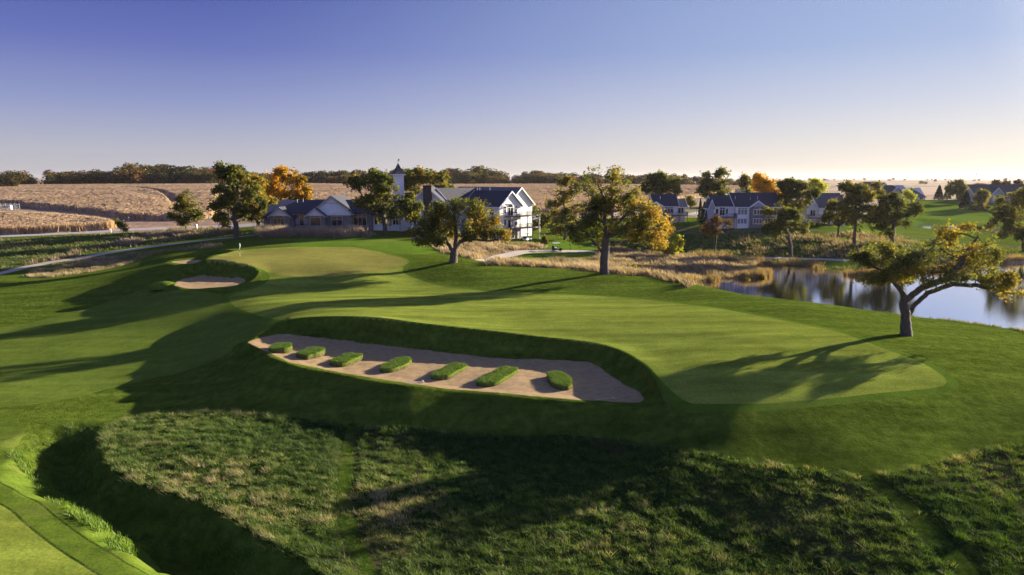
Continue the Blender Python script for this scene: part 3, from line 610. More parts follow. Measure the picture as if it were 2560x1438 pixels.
OAKC = make_tree('oak_tree', 'tallest forked oak, golden leaves on its right side, at the pond end of the mound', 1512, 685,
 [(1492,432,22,13),(1545,432,24,14,1),(1475,455,34,22,1),(1535,455,34,30,-1),(1500,490,40,30),(1455,475,22,14),(1575,500,40,32,2),(1600,540,52,40,-1),(1640,560,46,44,1),(1600,585,46,26,2),(1560,560,40,34,-2),(1470,545,40,34,1),(1500,530,36,30,2),(1455,575,34,34,-1),(1640,600,34,28,0),(1540,505,34,34),(1440,520,20,16),(1425,600,16,22),(1610,520,30,24,2),(1530,590,28,24,3)],
 [(1511,650),(1514,620),(1517,590)], 0.72, seed=7, n_leaf=23000, leaf=0.18, spread=0.46, n_attr=1500, step=0.5, dk=0.85, thr=0.055,
 limbs=[[(1510,640),(1495,615,.5),(1470,590,.8),(1445,568,.6),(1435,540,.3)],[(1517,600),(1513,550,.3),(1511,500,-.3),(1495,460,0),(1480,440,.3)],[(1517,600),(1530,550,-.6),(1528,500,-.4),(1532,450,0),(1538,425,0)],[(1520,595),(1545,560,.8),(1575,530,1),(1600,505,.6)],[(1522,590),(1560,575,-.8),(1600,560,-1),(1640,555,-.4)],[(1511,520,.3),(1480,490,1),(1460,475,.6)],[(1514,560),(1480,530,-1),(1455,515,-1)]],
 tone=lambda c: 0.02 + 0.038 * c[:, 0])
OAKL = make_tree('oak_tree', 'round oak on the mound behind the green, in front of the three-storey lodge', 1133, 656,
 [(1085,540,30,22,1),(1120,520,34,24,-1),(1160,515,38,24,1),(1200,525,36,26),(1060,570,36,22),(1105,570,42,28,2),(1155,560,42,32,-2),(1205,565,38,30,1),(1235,580,28,20,0),(1260,590,20,14,0),(1080,595,34,16,-1),(1040,590,20,14),(1190,540,34,26,2),(1240,550,16,18,1),(1060,608,24,10)],
 [(1134,640),(1137,625)], 0.66, seed=12, n_leaf=23000, leaf=0.18, spread=0.45, n_attr=1300, step=0.46, dk=0.8, thr=0.055,
 limbs=[[(1134,636),(1120,610,.4),(1112,590,.5),(1095,575,.4)],[(1137,625),(1140,595,-.3),(1138,565,-.2),(1135,540,0)],[(1137,628),(1150,608,.6),(1165,590,1),(1190,570,.6)],[(1138,622),(1150,602,-.8),(1185,597,-1),(1220,602,-.6),(1245,600,0)],[(1120,610,.4),(1095,600,1),(1065,603,.8)]],
 tone=lambda c: 0.03 + 0.02 * c[:, 0])
T = [
 ('oak_tree','tall dark oak beside the cart path, left of the clubhouse and its orange maple',590,597,[(548,425,22,16),(580,425,22,14),(560,450,26,20),(600,450,30,22,2),(575,480,38,26,-1),(620,480,36,30),(560,500,26,22,1),(610,510,38,26,-1),(545,525,16,12),(520,520,14,8),(640,520,26,22,1),(590,540,24,16,2),(560,545,24,16)],[(591,570),(587,548)],0.62,'oak',16000,.30,3,lambda c:-0.03+0.02*c[:,0],700,.75),
 ('oak_tree','dark spreading oak in front of the white cupola tower',962,588,[(900,455,34,18),(940,440,30,16,1),(960,470,44,24,-1),(1002,500,36,20,1),(1020,515,36,22),(960,510,44,26,2),(920,510,34,22,-1),(1000,530,34,18,-2),(880,455,16,10),(940,540,28,14,1),(1030,540,22,14)],[(962,560),(958,540)],0.55,'oak',18000,.28,5,lambda c:-0.14,800,.7),
 ('young_tree','small dense green tree by the road in front of the cornfield',465,578,[(465,495,24,18),(455,525,30,20),(480,530,28,22),(465,548,34,16)],[(464,560)],0.16,'oak',7000,.28,9,lambda c:-0.02,320,.7),
 ('young_tree','tiny sapling standing alone beside the grey road',308,591,[(305,560,13,14),(311,572,10,8)],[(308,580)],0.09,'oak',900,.22,10,None,80,.6),
 ('maple_tree','bright orange autumn maple behind the clubhouse roof',705,535,[(700,440,34,20),(680,455,26,22,1),(735,450,30,22,-1),(700,475,38,26),(745,480,34,24,1),(670,490,24,22),(760,495,22,16),(712,425,14,10),(735,505,26,14)],[(700,515),(702,500)],0.4,'maple',14000,.34,11,lambda c:0.1-0.03*c[:,0],500,.85,225),
 ('tree','yellow and green tree between the tall oak and the orange maple',650,565,[(645,460,26,20),(640,490,34,24),(660,510,30,24,1),(630,525,30,20),(655,540,26,16,-1)],[(640,545),(642,520)],0.35,'oakgold',12000,.32,13,None,450,.8,206),
 ('bush_tree','low bushy tree between the tall oak and the parked car',557,570,[(555,545,18,14),(562,555,14,10)],[(557,562)],0.12,'oak',2500,.26,14,None,120,.6,214),
 ('tree','broad oak behind the cupola tower and chimney',1060,520,[(1040,440,34,18),(1075,445,40,20),(1100,470,40,20),(1060,480,40,22),(1110,490,24,20),(1020,455,22,16),(1005,435,12,8),(1030,430,10,7)],[(1055,505),(1056,490)],0.45,'oak',12000,.36,15,lambda c:0.08,420,1.0,236),
 ('oak_tree','thin open oak with long bare limbs, left of the tall forked oak',1412,600,[(1410,450,26,16),(1385,485,26,14),(1440,470,22,14),(1412,500,28,20),(1440,520,26,18),(1385,515,20,14),(1410,545,34,20),(1430,570,26,14),(1395,575,20,12)],[(1413,570),(1411,540),(1410,500)],0.32,'oak',10000,.26,16,lambda c:0.14,480,.7),
 ('oak_tree','golden brown tree with a short trunk beside the round willow bush',1622,628,[(1640,560,34,24),(1620,545,30,24),(1660,580,26,22),(1600,580,24,20),(1640,590,36,16)],[(1624,605),(1626,590)],0.3,'oakgold',9000,.26,17,lambda c:.08,300,.7),
 ('willow_bush','round yellow-green willow bush at the foot of the dark slope',1678,638,[(1665,610,20,18),(1690,608,20,18),(1677,600,20,14),(1678,620,28,14)],[(1678,628)],0.2,'willow',14000,.2,18,lambda c:.2,300,.5,172),
 ('tree','dark oak rising behind the small house with a deck',1655,520,[(1640,455,26,20),(1675,455,26,20),(1655,440,24,12),(1640,475,28,14),(1680,475,24,14),(1612,470,10,6)],[(1655,500),(1655,485)],0.4,'oak',11000,.36,19,lambda c:-0.1,380,.95,262),
 ('oak_tree','tall open-crowned oak standing behind the left end of the long villa',1795,505,[(1770,440,16,12),(1800,435,24,12),(1812,455,18,18),(1775,465,22,16),(1795,475,26,16),(1765,485,16,10),(1820,478,14,10)],[(1798,485),(1797,460)],0.36,'oak',9000,.34,20,lambda c:-0.06,350,.9,270),
 ('tree','pale green tree behind the villa, between the open oak and the orange maple',1868,510,[(1865,455,14,14),(1870,475,16,16),(1855,470,10,12)],[(1868,485)],0.25,'oak',2600,.42,21,None,120,1.1,330),
 ('maple_tree','orange maple glowing above the roof of the long villa',1912,530,[(1905,450,24,16),(1925,455,18,16),(1900,470,24,16),(1925,478,24,18),(1935,490,20,12),(1890,465,14,12)],[(1912,505),(1912,490)],0.35,'maple',9000,.34,22,lambda c:.05,300,.9,245),
 ('oak_tree','large grey-green oak at the right end of the long villa',1990,566,[(1960,460,18,14),(1985,460,26,14),(2010,470,30,20),(1975,485,30,20),(2000,500,30,20),(2030,480,22,18),(1960,500,20,16),(1995,520,24,14)],[(1993,545),(1994,520)],0.42,'oak',14000,.30,23,lambda c:-0.02,480,.85,214),
 ('tree','yellow-green tree peeping out behind the large grey-green oak',2045,520,[(2040,465,20,16),(2050,475,16,12)],[(2045,495)],0.3,'willow',3500,.40,24,None,150,1.0,300),
 ('oak_tree','gnarled dark oak leaning left on the slope below the long villa',1978,640,[(1950,515,26,12),(1925,530,26,10),(1970,535,30,14),(1985,550,34,18),(1950,560,30,14),(1915,575,16,12),(1925,590,10,8),(2000,565,24,14),(1960,575,20,12)],[(1976,610),(1970,585),(1960,560),(1955,530)],0.4,'oak',12000,.24,25,lambda c:-0.05,480,.65),
 ('small_tree','small rust-brown tree at the water side below the long villa',1787,643,[(1790,550,20,10),(1775,565,22,12),(1810,560,22,10),(1760,575,14,10),(1790,578,24,10)],[(1787,620),(1790,595)],0.22,'rust',5500,.20,26,None,300,.55),
 ('oak_tree','slender oak, leftmost of the three standing on the far bank behind the nearest oak',2095,596,[(2090,510,20,14),(2110,520,20,16),(2080,540,22,14),(2105,550,24,14),(2065,550,16,10)],[(2096,575),(2098,555)],0.28,'oak',8000,.26,27,lambda c:.1,320,.7),
 ('oak_tree','tall oak, middle of the three standing on the far bank behind the nearest oak',2136,615,[(2120,470,24,14),(2150,470,26,16),(2135,495,36,20),(2165,490,24,18),(2120,520,30,18),(2160,525,28,20),(2140,550,28,14),(2105,495,16,12),(2150,575,16,8)],[(2136,585),(2138,560),(2140,530)],0.38,'oak',15000,.25,28,lambda c:.08,520,.7),
 ('oak_tree','dark wide oak, rightmost of the three standing on the far bank behind the nearest oak',2230,610,[(2230,500,34,16),(2200,520,34,18),(2260,520,36,20),(2290,525,22,16),(2225,545,46,18),(2180,545,22,12),(2255,555,30,14),(2175,570,14,7),(2205,575,10,6),(2220,580,16,10)],[(2231,590),(2234,565)],0.5,'oak',17000,.26,29,lambda c:-.08,560,.7),
 ('oak_tree','shaded oak at the right edge, behind the nearest oak crown',2560,630,[(2530,500,30,20),(2570,500,40,30),(2510,540,34,20),(2560,550,46,24),(2490,565,26,14),(2540,585,46,16),(2600,540,50,40)],[(2560,600),(2562,570)],0.5,'oak',13000,.30,30,lambda c:.02,520,.8),
 ('tree','rounded yellow tree in front of the distant multi-gabled house',2278,512,[(2276,490,11,10),(2270,482,8,7)],[(2278,500)],0.2,'willow',1500,.42,31,None,80,1.0,330),
 ('tree','tree between the dark pair of spruces and the grey house on the right',2392,505,[(2392,460,18,12),(2385,475,16,12),(2400,475,16,12),(2408,485,10,8)],[(2392,490)],0.3,'oak',5000,.42,32,lambda c:-.05,220,1.0,372),
 ('tree','autumn tree in front of the grey house on the right',2455,515,[(2455,485,18,12),(2450,498,16,10)],[(2455,506)],0.2,'oak',3000,.40,33,lambda c:.1,130,1.0,350),
 ('tree','tree rising behind the grey house on the right',2500,500,[(2500,462,22,10),(2520,470,20,10),(2545,465,18,10)],[(2505,480)],0.3,'rust',5000,.45,34,lambda c:-.2,200,1.1,420),
 ('tree','tree beside the roof of the distant multi-gabled house, in front of its left gable',2195,510,[(2190,470,14,10),(2198,482,12,10)],[(2193,492)],0.25,'oak',3000,.42,35,lambda c:.1,150,1.0,345),
 ('tree','small dense green tree standing between the small house and the arborvitae',1725,512,[(1724,495,9,8),(1726,502,10,7)],[(1725,507)],0.12,'oak',1800,.32,36,None,80,.8,300),
 ('tree','leafy tree just beyond the lodge, below the cornfield',1330,560,[(1300,505,20,14),(1330,530,28,16),(1360,545,26,14),(1310,540,24,16),(1340,560,30,14)],[(1330,552)],0.25,'oak',10000,.30,37,lambda c:-.1,300,.8,212),
]
for i, t in enumerate(T):
    nm, lab, px, py, lobes, trunk, r0, mt, nl, lf, sd, tone, na, st = t[:14]
    make_tree(nm, lab, px, py, lobes, trunk, r0, mt, Y=(t[14] if len(t) > 14 else None), seed=sd + 40, n_leaf=nl, leaf=lf, spread=lf * 1.9, n_attr=na, step=st, dk=st * 1.6, tone=tone, thr=0.09)

# conifers
def conifer(name, label, px, pyb, pyt, wpx, Y, seed, group=None):
    rng = np.random.default_rng(seed); B = base_at(px, Y=Y); top = atY(px, pyt, Y)[2] - B[2]; hw = wpx / 2 * Y / F
    root = empty(name, B); tagp(root, label, 'tree', group)
    k = 2600; z = rng.random(k) ** 0.75; zz = 0.05 + z * 0.95
    rad = hw * (1 - zz) ** 0.75 * (0.7 + 0.3 * rng.random(k)) * (1 + 0.1 * np.sin(zz * 40)); a = rng.random(k) * 6.283
    c = np.c_[np.cos(a) * rad, np.sin(a) * rad, zz * top]; V, Q = leaf_quads(rng, c, max(.16, hw * .13), 0.1, 0.5)
    obj_np('crown', V, Q, M['spruce'], root, attr=np.repeat(rng.random(k), 4))
    n8 = 8; an = np.arange(n8) * 6.283 / n8; r = np.r_[np.full(n8, hw * .09), np.full(n8, .03)]
    V = np.c_[np.cos(np.r_[an, an]) * r, np.sin(np.r_[an, an]) * r, np.r_[np.full(n8, -.2), np.full(n8, top * .96)]]
    obj_np('trunk', V, np.array([[i, (i + 1) % n8, n8 + (i + 1) % n8, n8 + i] for i in range(n8)]), M['bark'], root, smooth=True)
conifer('arborvitae', 'tallest slim dark arborvitae at the left end of the long villa', 1747, 560, 497, 16, 222, 1)
conifer('arborvitae', 'middle dark arborvitae of the three beside the long villa, with a broader crown', 1757, 560, 505, 24, 218, 2)
conifer('arborvitae', 'broad low dark arborvitae against the left wall of the long villa', 1766, 560, 520, 26, 214, 3)
conifer('spruce_tree', 'left and taller of the two dark spruces on the far lawn', 2336, 498, 464, 25, 392, 4)
conifer('spruce_tree', 'right and narrower of the two dark spruces on the far lawn', 2357, 498, 467, 21, 398, 5)
conifer('spruce_tree', 'low wide dark spruce at the left corner of the grey house on the right', 2404, 507, 477, 32, 352, 6)

# far trees: eight kinds, then copies along the edge of the fields
def far_proto(seed, h, w, tonal):
    rng = np.random.default_rng(seed); lobes = [(rng.normal(0, w * .22), rng.normal(0, w * .22), h * (.35 + .42 * rng.random()), w * (.2 + .16 * rng.random()), w * .28, h * .2) for _ in range(8)] + [(0, 0, h * .78, w * .26, w * .26, h * .2), (0, 0, h * .35, w * .42, w * .42, h * .25), (w * .3, 0, h * .16, w * .34, w * .34, h * .16), (-w * .3, 0, h * .18, w * .34, w * .34, h * .18)]
    P, par = grow(rng, [np.zeros(3), np.array([0, 0, h * .2]), np.array([0, 0, h * .35])], lobes, 90, 1.3, 8, 1.8)
    V, Q, R, ch = tree_mesh(P, par, h * .022); root = empty('field_tree', (0, 0, 0))
    obj_np('trunk', V, Q, M['bark'], root, smooth=True)
    pts = []
    for lb_ in lobes:
        v = rng.normal(size=(130, 3)); v /= np.linalg.norm(v, axis=1)[:, None]; pts.append(v * (rng.random(130) ** .33)[:, None] * np.array(lb_[3:6]) * 1.1 + np.array(lb_[:3]))
    c = np.vstack(pts); c = c[c[:, 2] > 0]; LV, LQ = leaf_quads(rng, c, h * .042, .3, .8)
    tn = np.clip(rng.random(len(c)) * .5 + tonal + .3 * fbm(c[:, 0] / 3, c[:, 2] / 3, seed, 2), 0, 1)
    obj_np('crown', LV, LQ, M['farwood'], root, attr=np.repeat(tn, 4)); return root
protos = [far_proto(100 + i, 10 + (i * 5 % 4), 9 + (i * 3 % 5), [.1, .25, .45, .05, .3, .15, .6, .2][i]) for i in range(8)]
used_p = set(); rngf = np.random.default_rng(77)
def put_far(px, pyb, hpx, Y, group='trees lining the far edge of the cornfields', label='autumn-tinged tree in the far row beyond the cornfields'):
    B = base_at(px, Y=Y); z0 = atY(px, pyb, Y)[2]
    k = int(rngf.integers(8)); r = protos[k]
    if k in used_p: q = r.copy(); C.objects.link(q); ch = [(c, c.copy()) for c in r.children if c.name.startswith(('trunk', 'crown'))]
    else: q = r; used_p.add(k); ch = []
    for c, d in ch: C.objects.link(d); d.parent = q
    s = hpx * Y / F / (10 + (k * 5 % 4)) / 0.98
    q.location = B; q.scale = (s * rngf.uniform(1.1, 1.6), s * rngf.uniform(1.1, 1.6), s); q.rotation_euler = (0, 0, rngf.uniform(0, 6.28))
    tagp(q, label, 'tree', group)
top = [(-120,432),(0,432),(60,430),(100,437),(110,432),(150,428),(205,425),(215,432),(240,424),(300,420),(350,412),(400,412),(425,420),(436,438),(450,420),(495,412),(530,420),(600,420),(650,430),(740,438),(800,430),(860,430),(900,428),(1000,428),(1100,425),(1150,422),(1240,426),(1252,437),(1300,440),(1320,430),(1370,428),(1450,438),(1560,438),(1620,436),(1680,434),(1740,442),(1800,444),(1870,440),(1890,445)]
tx = [a for a, b in top]; ty = [b for a, b in top]
px = -150.0
while px < 1895:
    if not (108 < px < 132): 
        for row in range(2):
            Y = (820 if px < 560 else 880) + row * 28 + rngf.uniform(-10, 10)
            put_far(px + rngf.uniform(-5, 5), 460, (461 - np.interp(px, tx, ty)) * rngf.uniform(.85, 1.28) * (1 if row else .75), Y)
    px += rngf.uniform(16, 24)

for i in range(34):
    px_ = rngf.uniform(1900, 2640); put_far(px_, 452, rngf.uniform(3, 7), rngf.uniform(2000, 3600), 'tree clumps on the far plain', 'hazy tree clump far out on the flat brown plain')
for px_, h_, Y_ in ((2440, 12, 900), (2300, 7, 1300), (2290, 8, 1350), (2430, 10, 1000), (2540, 14, 800), (2560, 16, 820), (2520, 10, 850)): put_far(px_, 455, h_, Y_, 'tree clumps on the far plain', 'hazy tree clump far out on the flat brown plain')
for px_, h_ in ((8, 16), (35, 20), (48, 24), (20, 10), (-20, 16)): put_far(px_, 462, h_, 640, 'yellowing trees at the left field edge', 'yellowing tree standing in front of the far woods at the left edge')
# ---------------------------------------------------------------- building kit
class MB:
    def __init__(s): s.v = []; s.f = []
    def poly(s, pts): b = len(s.v); s.v += [tuple(p) for p in pts]; s.f.append(list(range(b, b + len(pts)))); return s
    def box(s, x0, x1, y0, y1, z0, z1):
        b = len(s.v); s.v += [(x, y, z) for z in (z0, z1) for y in (y0, y1) for x in (x0, x1)]
        for q in ((0, 2, 3, 1), (4, 5, 7, 6), (0, 1, 5, 4), (2, 6, 7, 3), (0, 4, 6, 2), (1, 3, 7, 5)): s.f.append([b + i for i in q])
        return s
    def prism(s, prof, a, b, axis='y'):
        """profile of (u,z) extruded from a to b along axis"""
        n = len(prof); k = len(s.v)
        for w in (a, b): s.v += [((u, w, z) if axis == 'y' else (w, u, z)) for u, z in prof]
        s.f.append([k + i for i in range(n)]); s.f.append([k + n + i for i in range(n)][::-1])
        for i in range(n): j = (i + 1) % n; s.f.append([k + i, k + n + i, k + n + j, k + j])
        return s
    def tube(s, a, b, r, r2=None, n=8):
        a = Vector(a); b = Vector(b); d = (b - a).normalized(); x = d.orthogonal().normalized(); y = d.cross(x); r2 = r if r2 is None else r2; k = len(s.v)
        for p, q in ((a, r), (b, r2)): s.v += [tuple(p + (x * math.cos(t) + y * math.sin(t)) * q) for t in [i * 6.2832 / n for i in range(n)]]
        s.f.append([k + i for i in range(n)][::-1]); s.f.append([k + n + i for i in range(n)])
        for i in range(n): j = (i + 1) % n; s.f.append([k + i, k + j, k + n + j, k + n + i])
        return s
    def build(s, name, mat, parent=None, smooth=False):
        me = bpy.data.meshes.new(name); me.from_pydata(s.v, [], s.f); me.materials.append(mat if not isinstance(mat, str) else M[mat])
        bm = bmesh.new(); bm.from_mesh(me); bmesh.ops.recalc_face_normals(bm, faces=bm.faces); bm.to_mesh(me); bm.free()
        if smooth:
            for p in me.polygons: p.use_smooth = True
        o = bpy.data.objects.new(name, me); C.objects.link(o)
        if parent: o.parent = parent
        return o
def siding_mat(name, col, period=0.18, amt=0.10, vertical=False):
    m, n, l = mat_new(name); co = n.new('ShaderNodeTexCoord').outputs['Object']
    wv = n.new('ShaderNodeTexWave'); wv.wave_type = 'BANDS'; wv.bands_direction = 'X' if vertical else 'Z'; wv.wave_profile = 'SAW'; wv.inputs['Scale'].default_value = 0.314 / period * 1.0
    l.new(co, wv.inputs['Vector'])
    f = ramp(n, l, wv.outputs['Fac'], [(0.0, (1 - amt,) * 3), (0.2, (1, 1, 1))]); g = ramp(n, l, noise_node(n, l, co, 0.7, 4), [(0.3, (.92, .92, .92)), (0.7, (1.04, 1.04, 1.04))])
    b = n.new('ShaderNodeBsdfPrincipled'); l.new(mixc(n, l, 1.0, mixc(n, l, 1.0, tuple(col), f, 'MULTIPLY'), g, 'MULTIPLY'), b.inputs['Base Color']); b.inputs['Roughness'].default_value = 0.7
    o = n.new('ShaderNodeOutputMaterial'); l.new(b.outputs[0], o.inputs[0]); return m
def roof_mat(name, col):
    m, n, l = mat_new(name); co = n.new('ShaderNodeTexCoord').outputs['Object']
    br = n.new('ShaderNodeTexNoise'); br.inputs['Scale'].default_value = 3.0; br.inputs['Detail'].default_value = 5
    mp = n.new('ShaderNodeMapping'); mp.inputs['Scale'].default_value = (1, 1, 2.5); l.new(co, mp.inputs[0]); l.new(mp.outputs[0], br.inputs['Vector'])
    f = ramp(n, l, br.outputs['Fac'], [(0.3, (.7, .7, .7)), (0.7, (1.35, 1.35, 1.35))])
    b = n.new('ShaderNodeBsdfPrincipled'); l.new(mixc(n, l, 1.0, tuple(col), f, 'MULTIPLY'), b.inputs['Base Color']); b.inputs['Roughness'].default_value = 0.85
    o = n.new('ShaderNodeOutputMaterial'); l.new(b.outputs[0], o.inputs[0]); return m
def stone_mat(name, c1, c2, mortar, sc=1.0):
    m, n, l = mat_new(name); co = n.new('ShaderNodeTexCoord').outputs['Object']
    mp = n.new('ShaderNodeMapping'); mp.inputs['Rotation'].default_value = (math.pi / 2, 0, 0); l.new(co, mp.inputs[0])
    br = n.new('ShaderNodeTexBrick'); br.inputs['Scale'].default_value = sc; br.inputs['Brick Width'].default_value = 0.55; br.inputs['Row Height'].default_value = 0.2; br.inputs['Mortar Size'].default_value = 0.015
    br.inputs['Color1'].default_value = c4(c1); br.inputs['Color2'].default_value = c4(c2); br.inputs['Mortar'].default_value = c4(mortar); l.new(mp.outputs[0], br.inputs['Vector'])
    g = ramp(n, l, noise_node(n, l, co, 2.5, 4), [(0.3, (.7, .7, .7)), (0.7, (1.3, 1.3, 1.3))])
    b = n.new('ShaderNodeBsdfPrincipled'); l.new(mixc(n, l, 1.0, br.outputs[0], g, 'MULTIPLY'), b.inputs['Base Color']); b.inputs['Roughness'].default_value = 0.9
    o = n.new('ShaderNodeOutputMaterial'); l.new(b.outputs[0], o.inputs[0]); return m
M['white'] = siding_mat('white_siding', (0.78, 0.78, 0.76)); M['grey'] = siding_mat('grey_siding', (0.34, 0.36, 0.40)); M['cream'] = siding_mat('cream_siding', (0.66, 0.62, 0.54))
M['board'] = siding_mat('white_vertical_boards', (0.78, 0.77, 0.74), .3, .15, True)
M['roof'] = roof_mat('dark_shingles', (0.024, 0.025, 0.038)); M['roofgrey'] = roof_mat('grey_shingles', (0.10, 0.095, 0.09))
M['stone'] = stone_mat('facade_stone', (0.12, 0.105, 0.10), (0.20, 0.175, 0.16), (0.24, 0.22, 0.2)); M['brick'] = stone_mat('dark_chimney_brick', (0.045, 0.032, 0.030), (0.065, 0.045, 0.04), (0.08, 0.07, 0.065))
M['paleston'] = stone_mat('pale_stone', (0.30, 0.26, 0.23), (0.42, 0.37, 0.33), (0.4, 0.38, 0.35))
M['trim'] = plain_mat('tan_trim', (0.40, 0.37, 0.33), 0.6, .05); M['wtrim'] = plain_mat('white_trim', (0.78, 0.78, 0.76), 0.6, .05)
M['iron'] = plain_mat('black_iron', (0.015, 0.015, 0.016), 0.5, .1); M['deckwood'] = plain_mat('deck_wood', (0.20, 0.14, 0.10), 0.8, .2); M['postwood'] = plain_mat('tan_post', (0.42, 0.37, 0.30), .7, .08)
m, n, l = mat_new('window_glass'); b = n.new('ShaderNodeBsdfPrincipled'); b.inputs['Base Color'].default_value = (0.016, 0.018, 0.022, 1); b.inputs['Roughness'].default_value = 0.08; b.inputs['Specular IOR Level'].default_value = 0.8
o = n.new('ShaderNodeOutputMaterial'); l.new(b.outputs[0], o.inputs[0]); M['glass'] = m
m, n, l = mat_new('curtained_glass'); b = n.new('ShaderNodeBsdfPrincipled'); b.inputs['Base Color'].default_value = (0.20, 0.21, 0.24, 1); b.inputs['Roughness'].default_value = 0.15
o = n.new('ShaderNodeOutputMaterial'); l.new(b.outputs[0], o.inputs[0]); M['curtain'] = m

class Bld:
    def __init__(s, name, label, px0, pyb, Y, cat='house', rot=0.0):
        x, y, z = atY(px0, pyb, Y); s.px0 = px0; s.k = math.hypot(Y, 5) / F; s.pyb = pyb
        s.k = (atY(px0 + 10, pyb, Y)[0] - x) / 10; s.Y = Y; s.z0 = z
        s.o = empty(name, (x, y, z), rot); tagp(s.o, label, cat); s.n = 0
    def X(s, px): return (px - s.px0) * s.k
    def Z(s, py, dy=0): return atY(s.px0, py, s.Y + dy)[2] - s.z0
    def block(s, x0, x1, y0, y1, zb, ze, zr, axis='x', wall='white', roof='roof', oh=0.5, th=0.16, trim='wtrim', hip=0, nowall=False):
        """gabled block: eave height ze, ridge zr. axis = direction of the ridge"""
        e = 0.004 * s.n; s.n += 1
        if axis == 'x': u0, u1, a, b_ = y0, y1, x0, x1
        else: u0, u1, a, b_ = x0, x1, y0, y1
        uc = (u0 + u1) / 2
        if not nowall:
            w = MB(); w.prism([(u0 + e, zb), (u1 - e, zb), (u1 - e, ze), (uc, zr - 0.02), (u0 + e, ze)], a + e, b_ - e, 'y' if axis == 'y' else 'x'); w.build('wall', wall, s.o)
        sl = (zr - ze) / (uc - u0); dz = oh * sl
        if hip:
            # hipped ends: four sloping faces with a thickness
            r = MB(); A_ = [(u0 - oh, a - oh), (u1 + oh, a - oh), (u1 + oh, b_ + oh), (u0 - oh, b_ + oh)]; rl = (uc, a + hip), (uc, b_ - hip)
            for zz, flip in ((0.0, 0), (-th, 1)):
                def g(p, z): return (p[0], p[1], z + zz + .03) if axis == 'y' else (p[1], p[0], z + zz + .03)
                zl = ze - dz
                r.poly([g(A_[0], zl), g(A_[1], zl), g(rl[0], zr)]); r.poly([g(A_[1], zl), g(A_[2], zl), g(rl[1], zr), g(rl[0], zr)]); r.poly([g(A_[2], zl), g(A_[3], zl), g(rl[1], zr)]); r.poly([g(A_[3], zl), g(A_[0], zl), g(rl[0], zr), g(rl[1], zr)])
            for i in range(4):
                p, q = A_[i], A_[(i + 1) % 4]; zl = ze - dz + .03
                def h_(p, z): return (p[0], p[1], z) if axis == 'y' else (p[1], p[0], z)
                r.poly([h_(p, zl), h_(q, zl), h_(q, zl - th), h_(p, zl - th)])
            r.build('roof', roof, s.o); return
        r = MB(); pr = [(u0 - oh, ze - dz + .03), (uc, zr + .03), (u1 + oh, ze - dz + .03), (u1 + oh, ze - dz + .03 + th), (uc, zr + .03 + th), (u0 - oh, ze - dz + .03 + th)]
        r.prism(pr, a - oh + e, b_ + oh - e, 'y' if axis == 'y' else 'x'); r.build('roof', roof, s.o)
        if trim:
            t = MB(); hh = .24
            pt = [(u0 - oh - .03, ze - dz - hh + .06), (u0 - oh - .03, ze - dz + th + .06), (uc, zr + th + .07), (u1 + oh + .03, ze - dz + th + .06), (u1 + oh + .03, ze - dz - hh + .06), (uc, zr - hh)]
            for w0 in (a - oh + e - .06, b_ + oh - e): 
                k = t
                k.prism([pt[0], pt[1], pt[2], pt[5]], w0, w0 + .06, 'y' if axis == 'y' else 'x'); k.prism([pt[5], pt[2], pt[3], pt[4]], w0, w0 + .06, 'y' if axis == 'y' else 'x')
            for u in (u0 - oh - .05, u1 + oh): k.prism([(u, ze - dz - .12), (u + .05, ze - dz - .12), (u + .05, ze - dz + .1), (u, ze - dz + .1)], a - oh, b_ + oh, 'y' if axis == 'y' else 'x')
            t.build('roof_trim', trim, s.o)
    def win(s, x0, x1, y, z0, z1, cols=1, rows=(1,), side='f', frame='wtrim', glass='glass', arch=0.0, name='window', fw=0.09):
        """rows: relative heights bottom to top. side f: faces -y at y; l: faces -x; r: faces +x (then x0,x1 are y values and y is x)"""
        fr = MB(); gl = MB()
        def bx(mb, a, b_, c, d, p0, p1):
            if side == 'f': mb.box(a, b_, y - p1, y - p0, c, d)
            elif side == 'r': mb.box(y + p0, y + p1, a, b_, c, d)
            else: mb.box(y - p1, y - p0, a, b_, c, d)
        t = fw; bx(fr, x0 - t, x0, z0 - t, z1 + (0 if arch else t), -.05, .08); bx(fr, x1, x1 + t, z0 - t, z1 + (0 if arch else t), -.05, .08)
        bx(fr, x0, x1, z0 - t, z0, -.05, .10)
        if not arch: bx(fr, x0, x1, z1, z1 + t, -.05, .08)
        cw_ = (x1 - x0) / cols; tot = sum(rows); zz = z0
        for i in range(1, cols): bx(fr, x0 + cw_ * i - t / 2, x0 + cw_ * i + t / 2, z0, z1, -.04, .07)
        for r_ in rows[:-1]: zz += (z1 - z0) * r_ / tot; bx(fr, x0, x1, zz - t / 2, zz + t / 2, -.04, .065)
        bx(gl, x0, x1, z0, z1, -.04, .02)
        if arch and side == 'f':
            xc = (x0 + x1) / 2; hw = (x1 - x0) / 2; N = 10
            o_ = [(xc + (hw + t) * math.cos(math.pi * i / N), z1 + (arch + t) * math.sin(math.pi * i / N)) for i in range(N + 1)]; i_ = [(xc + hw * math.cos(math.pi * i / N), z1 + arch * math.sin(math.pi * i / N)) for i in range(N + 1)]
            for i in range(N): fr.prism([o_[i], o_[i + 1], i_[i + 1], i_[i]], y - .08, y + .05, 'y')
            gl.prism(i_, y - .02, y + .04, 'y'); bx(fr, x0, x1, z1 - t / 2, z1 + t / 2, -.04, .065)
        f = fr.build(name, frame, s.o); gl.build('pane', glass, f); return f
